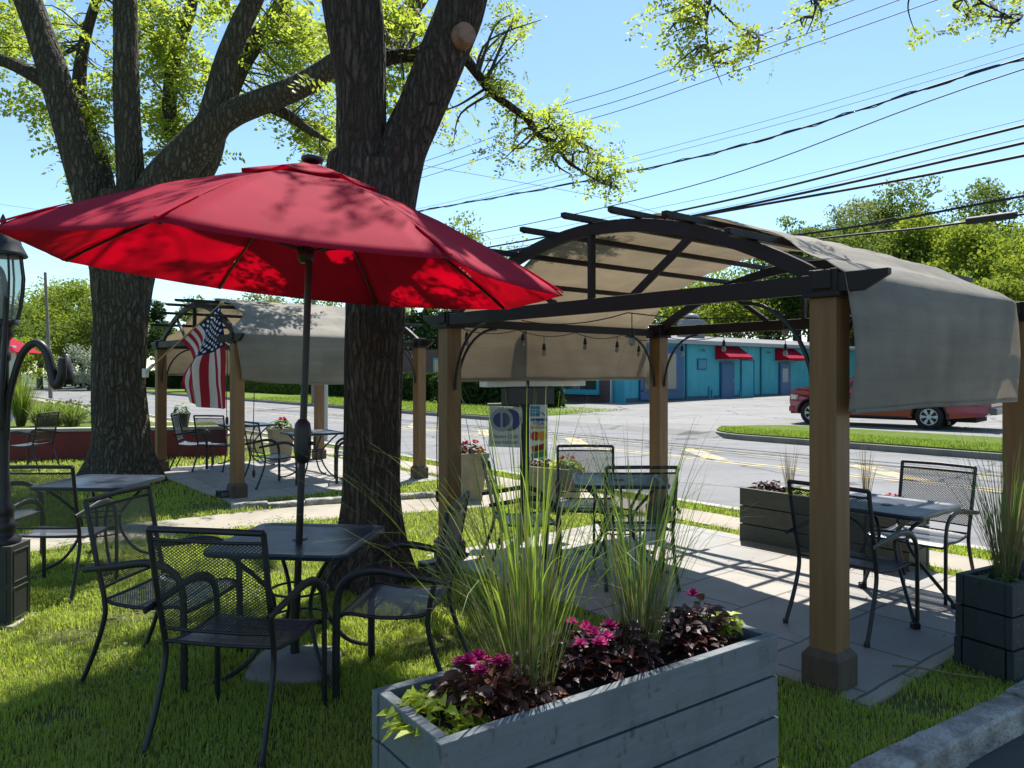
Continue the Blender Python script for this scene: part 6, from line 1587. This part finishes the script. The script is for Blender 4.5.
# ================================================================== VEHICLES
def wheel(root, x, y, r, w, spokes, s):
    t = MB(); prof = [(r*.62, -w/2), (r*.9, -w/2), (r, -w/2+.04), (r, w/2-.04), (r*.9, w/2), (r*.62, w/2)]
    n = 32; vs = []; fs = []
    for rr, yy in prof:
        for j in range(n): a = 2*math.pi*j/n; vs.append((x+rr*math.cos(a), y+yy, r+rr*math.sin(a)))
    for i in range(5):
        for j in range(n): fs.append((i*n+j, (i+1)*n+j, (i+1)*n+(j+1) % n, i*n+(j+1) % n))
    t.add(vs, fs, True); ty = t.build('wheel', flat('tyre_black', (0.012, 0.012, 0.013), 0.8), root)
    mb = MB(); yo = y+s*(w/2-.03)
    for k in range(spokes):
        a = 2*math.pi*k/spokes
        for da in (-.13, .13):
            mb.bar((x+.06*math.cos(a), yo, r+.06*math.sin(a)), (x+r*.62*math.cos(a+da), yo, r+r*.62*math.sin(a+da)), .04, .035, (0, 1, 0))
    for rr0, rr1 in ((r*.56, r*.64), (0, .07)):
        vs = []; fs = []
        for rr in (rr0, rr1):
            for j in range(n): a = 2*math.pi*j/n; vs.append((x+rr*math.cos(a), yo+s*.012, r+rr*math.sin(a)))
        fs = [(j, (j+1) % n, n+(j+1) % n, n+j) for j in range(n)]; mb.add(vs, fs)
    mb.build('rim', flat('alloy', (0.55, 0.56, 0.58), 0.3, 0.8), ty)
    d = MB(); vs = [(x+r*.62*math.cos(2*math.pi*j/n), y+s*.02, r+r*.62*math.sin(2*math.pi*j/n)) for j in range(n)]; d.add(vs, [tuple(range(n))]); d.build('brake_disc', flat('brake_dark', (0.03, 0.03, 0.032), 0.5), ty)
def vehicle(loc, rz, label, cat, name, paint, prof_top, wheels, r, half, cab, glass_z, extras=None, arch=1.18):
    """prof_top: (x, z) outline of the body from front bottom over the top to the rear bottom; wheel arches cut along the sill"""
    root = empty(name, loc, rz, label, cat)
    sill = 0.36; arcs = []
    pts = list(prof_top)   # front to rear over the top
    for wx in sorted(wheels):  # along the sill from rear to front
        ra = r*arch
        arcs.append((wx-ra, sill))
        for i in range(1, 12): a = math.pi-math.pi*i/12; arcs.append((wx+ra*math.cos(a), max(sill, r+ra*math.sin(a)*1.0)))
        arcs.append((wx+ra, sill))
    outline = pts+arcs
    k = len(outline); vs = []; 
    secs = [(-half, 0.0), (-half*0.985, 0.0), (half*0.985, 0.0), (half, 0.0)]
    def yw(x, z, s): # tumblehome and rounding in plan at the nose and tail
        L0, L1 = prof_top[0][0], prof_top[-1][0]; e = max(0, (abs(x-(L0+L1)/2)-(abs(L0-L1)/2-.45))/.45)
        return s*(half-0.10*e*e-0.05*max(0, z-.85)/.4-0.03*max(0, .6-z)/.3)
    for s in (-1, 1): vs += [(x, yw(x, z, s), z) for x, z in outline]
    from mathutils.geometry import tessellate_polygon
    tri = tessellate_polygon([[Vector((x, z, 0)) for x, z in outline]])
    mb = MB(); mb.add(vs, [tuple(t) for t in tri]+[tuple(k+i for i in t[::-1]) for t in tri]+[(i, (i+1) % k, k+(i+1) % k, k+i) for i in range(k)])
    body = mb.build('body', paint, root, bevel=0.035, segs=3)
    body.modifiers['bevel'].angle_limit = R(50)
    for wx in wheels:
        for s in (-1, 1): wheel(root, wx, s*(half-.13), r, .25, 6, s)
    mb = MB(); mb.box(((prof_top[0][0]+prof_top[-1][0])/2, 0, 0.42), (abs(prof_top[0][0]-prof_top[-1][0])-.5, half*1.5, .3)); mb.build('underbody', flat('under_black', (0.012, 0.012, 0.012), .9), root)
    if cab:
        kk = len(cab); vs = []
        for s in (-1, 1): vs += [(x, s*((half-.07)-0.17*max(0, (z-cab[0][1]))/.65), z) for x, z in cab]
        mb = MB(); mb.add(vs, [tuple(range(kk)), tuple(kk+i for i in range(kk))[::-1]]+[(i, kk+i, kk+(i+1) % kk, (i+1) % kk) for i in range(kk)])
        mb.build('cab', paint, root, bevel=0.04, segs=3)
    return root
truck_red = NT('truck_red'); truck_red.bsdf.inputs['Base Color'].default_value = (0.26, 0.010, 0.022, 1); truck_red.bsdf.inputs['Roughness'].default_value = 0.28; truck_red.bsdf.inputs['Coat Weight'].default_value = 0.6; truck_red.bsdf.inputs['Coat Roughness'].default_value = 0.05; truck_red = truck_red.m
def pickup():
    prof = [(2.68, .44), (2.80, .58), (2.84, .80), (2.82, 1.02), (2.74, 1.16), (2.5, 1.23), (2.1, 1.28), (1.25, 1.31), (1.15, 1.31), (-0.85, 1.26), (-0.87, 1.30), (-3.10, 1.30), (-3.14, 1.25), (-3.16, .75), (-3.10, .55), (-3.0, .46)]
    cab = [(1.10, 1.24), (0.50, 1.80), (0.35, 1.86), (-0.55, 1.88), (-0.72, 1.83), (-0.90, 1.26)]
    r = 0.405
    root = vehicle((10.98, 22.25, 0.08), R(136.8), 'red pickup truck parked behind the grass island, half hidden by the near canopy drape', 'pickup truck', 'pickup_truck', truck_red, prof, (2.00, -1.55), r, 0.97, cab, 1.3)
    gl = flat('dark_glass', (0.02, 0.025, 0.03), 0.08, 0.8); bk = flat('trim_black', (0.015, 0.015, 0.016), 0.5)
    for s in (-1, 1):
        y = lambda z: s*((0.97-.07)-0.17*(z-1.24)/.65+.008)
        for q in ([(0.88, 1.32), (0.47, 1.72), (0.22, 1.76), (0.22, 1.32)], [(0.14, 1.32), (0.14, 1.76), (-0.50, 1.77), (-0.72, 1.32)]):
            m = MB(); vs = [(x, y(z), z) for x, z in q]+[(x, y(z)-s*.02, z) for x, z in q]; m.add(vs, [(0, 1, 2, 3), (7, 6, 5, 4)]+[(i, 4+i, 4+(i+1) % 4, (i+1) % 4) for i in range(4)]); m.build('side_window', gl, root)
        for x in (0.0, -0.70): MB().box((x, s*.965, 1.10), (.20, .03, .035)).build('door_handle', truck_red, root, bevel=.008)
        mb = MB()
        for x in (1.02, 0.18, -0.80): mb.box((x, s*.955, .87), (.010, .012, .76))
        mb.build('door_seam', bk, root)
        for wx in (2.00, -1.55):
            P = [(wx+r*1.22*math.cos(math.pi*i/16), s*.965, r+r*1.22*math.sin(math.pi*i/16)) for i in range(17)]; MB().tube(P, .028, 8).build('arch_trim', bk, root)
        MB().box((2.60, s*.74, .93), (.22, .36, .15), R(-18*s)).build('headlight', flat('headlight_clear', (0.6, 0.62, 0.64), 0.1, .9), root, bevel=.02)
        MB().box((-3.10, s*.87, 1.08), (.12, .15, .36)).build('tail_light', flat('tail_red', (0.35, 0.01, 0.01), 0.2, .7), root, bevel=.015)
        MB().box((.92, s*1.08, 1.33), (.10, .22, .16)).build('mirror', bk, root, bevel=.02)
        MB().tube([(1.1, s*.93, .36), (-.95, s*.93, .36)], .04, 8).build('side_step', bk, root)
        MB().box((-2.08, s*.86, .36), (.03, .24, .34)).build('mud_flap', bk, root)
    m = MB(); vs = [(1.03, -.70, 1.32), (1.03, .70, 1.32), (.56, .62, 1.765), (.56, -.62, 1.765)]; m.add([(x+.03, y, z+.03) for x, y, z in vs], [(0, 1, 2, 3)]); m.build('windshield', gl, root, solid=.01)
    m = MB(); vs = [(-.925, -.66, 1.34), (-.925, .66, 1.34), (-.78, .60, 1.77), (-.78, -.60, 1.77)]; m.add(vs, [(3, 2, 1, 0)]); m.build('rear_window', gl, root, solid=.01)
    MB().box((2.80, 0, .88), (.06, 1.1, .34)).build('grille', bk, root, bevel=.02)
    MB().box((2.72, 0, .52), (.22, 1.80, .20)).build('front_bumper', truck_red, root, bevel=.05)
    MB().box((2.68, 0, .40), (.22, 1.66, .08)).build('skid_plate', bk, root, bevel=.02)
    MB().box((-3.22, 0, .62), (.20, 1.80, .20)).build('rear_bumper', flat('bumper_chrome', (0.10, 0.10, 0.105), 0.35), root, bevel=.03)
    MB().box((-2.0, 0, 1.30), (2.14, 1.56, .03)).build('bed_cover', bk, root)
    return root
pickup().scale = (0.9, 0.9, 0.9)
silver = NT('car_silver'); silver.bsdf.inputs['Base Color'].default_value = (0.50, 0.52, 0.55, 1); silver.bsdf.inputs['Roughness'].default_value = 0.3; silver.bsdf.inputs['Coat Weight'].default_value = 0.5; silver = silver.m
dkgrey = NT('car_grey'); dkgrey.bsdf.inputs['Base Color'].default_value = (0.06, 0.065, 0.07, 1); dkgrey.bsdf.inputs['Roughness'].default_value = 0.3; dkgrey.bsdf.inputs['Coat Weight'].default_value = 0.5; dkgrey = dkgrey.m
def car(loc, rz, label, paint):
    prof = [(2.15, .40), (2.22, .55), (2.16, .72), (1.9, .86), (1.05, .98), (-1.6, 1.02), (-2.1, .98), (-2.22, .80), (-2.20, .5), (-2.1, .42)]
    cab = [(1.15, .96), (.35, 1.38), (0.1, 1.44), (-.85, 1.44), (-1.15, 1.38), (-1.85, 1.0)]
    root = vehicle(loc, rz, label, 'car', 'parked_car', paint, prof, (1.35, -1.35), .32, .88, cab, 1.0)
    gl = flat('dark_glass', (0.02, 0.025, 0.03), 0.08, 0.8)
    for s in (-1, 1):
        y = lambda z: s*((0.88-.07)-0.17*(z-.96)/.65+.008)
        m = MB(); q = [(.85, 1.02), (.30, 1.34), (-.85, 1.38), (-1.35, 1.06)]; m.add([(x, y(z), z) for x, z in q], [(0, 1, 2, 3)]); m.build('side_window', gl, root, solid=.01)
        MB().box((2.08, s*.62, .72), (.16, .34, .12)).build('headlight', flat('headlight_clear', (0.6, 0.62, 0.64), 0.1, .9), root, bevel=.02)
        MB().box((-2.16, s*.66, .84), (.10, .30, .14)).build('tail_light', flat('tail_red', (0.35, 0.01, 0.01), 0.2, .7), root, bevel=.015)
    m = MB(); m.add([(1.12, -.66, 1.02), (1.12, .66, 1.02), (.42, .60, 1.375), (.42, -.60, 1.375)], [(0, 1, 2, 3)]); m.build('windshield', gl, root, solid=.01)
    m = MB(); m.add([(-1.78, -.64, 1.06), (-1.78, .64, 1.06), (-1.22, .60, 1.375), (-1.22, -.60, 1.375)], [(3, 2, 1, 0)]); m.build('rear_window', gl, root, solid=.01)
    MB().box((2.20, 0, .60), (.05, .9, .16)).build('grille', flat('trim_black', (0.015, 0.015, 0.016), 0.5), root)
car((AT(85, 90), 90, 0.08), R(-35), 'silver car parked far down the street at left', silver)
car((AT(70, 86), 86, 0.06), R(-50), 'dark grey car far down the street, left of the silver one', dkgrey)

# ================================================================== UTILITY LINES
def upole(x, y, h, lean, label, arms=1):
    root = empty('utility_pole', (x, y, -0.1), TH, label, 'utility pole')
    MB().tube([(0, 0, 0), (lean[0]*.5, lean[1]*.5, h*.5), (lean[0], lean[1], h)], [0.13, 0.11, 0.09], 12).build('pole', flat('pole_wood', (0.22, 0.19, 0.16), 0.9), root)
    for k in range(arms):
        a = MB().box((lean[0], lean[1]-.13, h-.5-.9*k), (2.0, .1, .12)).build('crossarm', flat('arm_wood', (0.14, 0.12, 0.10), 0.9), root)
        for s in (-.9, -.45, .45, .9): MB().lathe([(.03, 0), (.05, .05), (.03, .1), (.045, .14), (0, .17)], (lean[0]+s, lean[1]-.13, h-.44-.9*k), 8).build('insulator', flat('insulator_grey', (0.3, 0.3, 0.3), .3), a)
    return root
pp = W(57, 4.6); upole(pp[0], pp[1], 8.6, (-0.2, 0.9), 'leaning grey utility pole far left beyond the raised bed', 0)
fp = W(35.2, 13.4); upole(fp[0], fp[1], 10.2, (0, 0), 'utility pole across the street, hidden behind umbrella and canopy', 1)
ep = W(-22, 13.4); upole(ep[0], ep[1], 10.2, (0, 0), 'utility pole across the street carrying the cables, past the right edge', 1)
M['cable'] = flat('cable_black', (0.014, 0.014, 0.016), 0.6)
def cable(pts, r, label, twist=False, lump=None):
    o = Vector(pts[0]); P = smooth_path([Vector(p)-o for p in pts], 10)
    root = empty('overhead_cable', o, 0, label, 'cable', 'overhead cables along the street')
    MB().tube(P, r, 6, caps=False).build('line', 'cable', root)
    if twist:
        Q = [p+Vector((0.0, 0.0, r*2.2*math.sin(i*1.7))) for i, p in enumerate(smooth_path(P, 2))]; MB().tube(Q, r*.6, 5, caps=False).build('line', 'cable', root)
    if lump:
        a, b = lump; MB().tube([Vector(a)-o, Vector(b)-o], r*3, 8).build('splice_box', 'cable', root)
FV = 13.5
for z1, z2, t2, z25, r, tw, lab in (
  (8.16, 8.14, 11.4, 8.6, .006, 0, 'thin topmost cable of the upper bundle over the street at right'),
  (7.98, 7.97, 11.4, 8.45, .006, 0, 'thin cable just under the topmost one of the upper bundle'),
  (7.88, 7.66, 11.4, 8.5, .022, 1, 'twisted thicker cable of the upper bundle, running on behind the brown tree'),
  (7.66, 6.87, 11.4, 7.1, .014, 0, 'single cable sagging steeply below the upper bundle'),
  (6.66, 6.47, 11.4, 6.8, .006, 0, 'thin cable just above the first thick black one'),
  (6.54, 6.26, 11.4, 6.5, .030, 0, 'uppermost thick black cable of the lower bundle at right'),
  (6.30, 6.10, 11.0, 6.3, .006, 0, 'thin cable between the two upper thick black ones'),
  (6.20, 6.04, 11.0, 6.2, .032, 0, 'middle thick black cable of the lower bundle at right'),
  (5.95, 6.00, 11.0, 6.1, .032, 0, 'thick black cable that meets the middle one over the near arch'),
  (5.22, 5.12, 8.4, 5.5, .007, 0, 'thin cable before the bright trees, over the next thick one'),
  (5.15, 5.06, 8.4, 5.4, .028, 0, 'thick black cable crossing in front of the bright trees')):
    cable([W(-22, FV, z1+1.3), W(-8, FV, z1+.35), W(3.1, FV, z1), W(t2, FV, z2), W(25, FV, z25), W(35.2, FV, z25+.8)], r, lab, bool(tw))
cable([W(-22, FV, 5.9), W(-8, FV, 5.0), W(3.4, FV, 4.79), W(7.8, FV, 4.90), W(22, FV, 5.2), W(35.2, FV, 6.0)], .026, 'lowest thick black cable with a black splice box near the right edge', False, (W(3.2, FV, 4.80), W(4.1, FV, 4.81)))
for z1, z2, z3, lab in ((5.68, 5.80, 5.75, 'highest thin wire crossing the upper right sky to the brown tree'), (5.50, 5.62, 5.6, 'middle thin wire crossing the upper right sky to the brown tree'), (5.36, 5.46, 5.45, 'lowest thin wire crossing the upper right sky to the brown tree')):
    cable([W(-22, 4.2, z1+1.0), W(-4, 4.2, z1+.1), W(4, 4.2, z1), W(7, 4.2, z2), W(10.3, 4.2, z3), W(30, 4.2, z3+.8), W(57, 4.6, z3+2.2)], .005, lab)
cable([(-1.75, 14.4, 5.62), (2.5, 18.0, 5.75), (6.0, 22.5, 5.9), (12, 30, 6.6)], .005, 'thin drop wire crossing under the others right of the brown trunk')
cable([(fp[0], fp[1], 9.7), (-22, 43, 10.4), (-33, 46, 12.2), (-48, 51, 15.0)], .008, 'lone wire in the sky at the far left above the umbrella')

# ================================================================== LIGHT, SKY, CAMERA
SUN_EL, SUN_AZ = 60.0, 15.0     # azimuth measured clockwise from the view direction (+Y)
w = bpy.data.worlds.new('World'); sc.world = w; w.use_nodes = True
wn = w.node_tree.nodes; wl = w.node_tree.links
sky = wn.new('ShaderNodeTexSky'); sky.sky_type = 'NISHITA'; sky.sun_disc = False
sky.sun_elevation = R(SUN_EL); sky.sun_rotation = R(SUN_AZ); sky.altitude = 50; sky.air_density = 1.0; sky.dust_density = 0.25; sky.ozone_density = 1.0
tint = wn.new('ShaderNodeMix'); tint.data_type = 'RGBA'; tint.blend_type = 'MULTIPLY'; tint.inputs[0].default_value = 1.0; tint.inputs[7].default_value = (0.89, 1.02, 1.04, 1)
wl.new(sky.outputs[0], tint.inputs[6]); wl.new(tint.outputs[2], wn['Background'].inputs[0]); wn['Background'].inputs[1].default_value = 0.096
sun = bpy.data.lights.new('sun', 'SUN'); sun.energy = 5.0; sun.angle = R(0.53); sun.color = (1.0, 0.955, 0.89)
so = bpy.data.objects.new('sun', sun); col.objects.link(so)
dv = Vector((math.sin(R(SUN_AZ))*math.cos(R(SUN_EL)), math.cos(R(SUN_AZ))*math.cos(R(SUN_EL)), math.sin(R(SUN_EL))))
so.rotation_euler = dv.to_track_quat('Z', 'Y').to_euler(); so.location = (0, 0, 30)
cam = bpy.data.cameras.new('camera'); co = bpy.data.objects.new('camera', cam); col.objects.link(co)
co.location = (0, 0, H); co.rotation_euler = (R(90), 0, 0); cam.sensor_width = 36; cam.lens = 36*755/1024
cam.shift_y = -11/1024; cam.clip_end = 3000; cam.clip_start = 0.05
sc.camera = co
sc.render.engine = 'CYCLES'
sc.cycles.use_denoising = True
sc.cycles.max_bounces = 7; sc.cycles.diffuse_bounces = 3; sc.cycles.glossy_bounces = 2; sc.cycles.transmission_bounces = 4; sc.cycles.transparent_max_bounces = 10
sc.cycles.caustics_reflective = False; sc.cycles.caustics_refractive = False
sc.view_settings.view_transform = 'Standard'; sc.view_settings.look = 'None'; sc.view_settings.gamma = 1.0
sc.view_settings.use_curve_mapping = False; sc.view_settings.exposure = 1.0
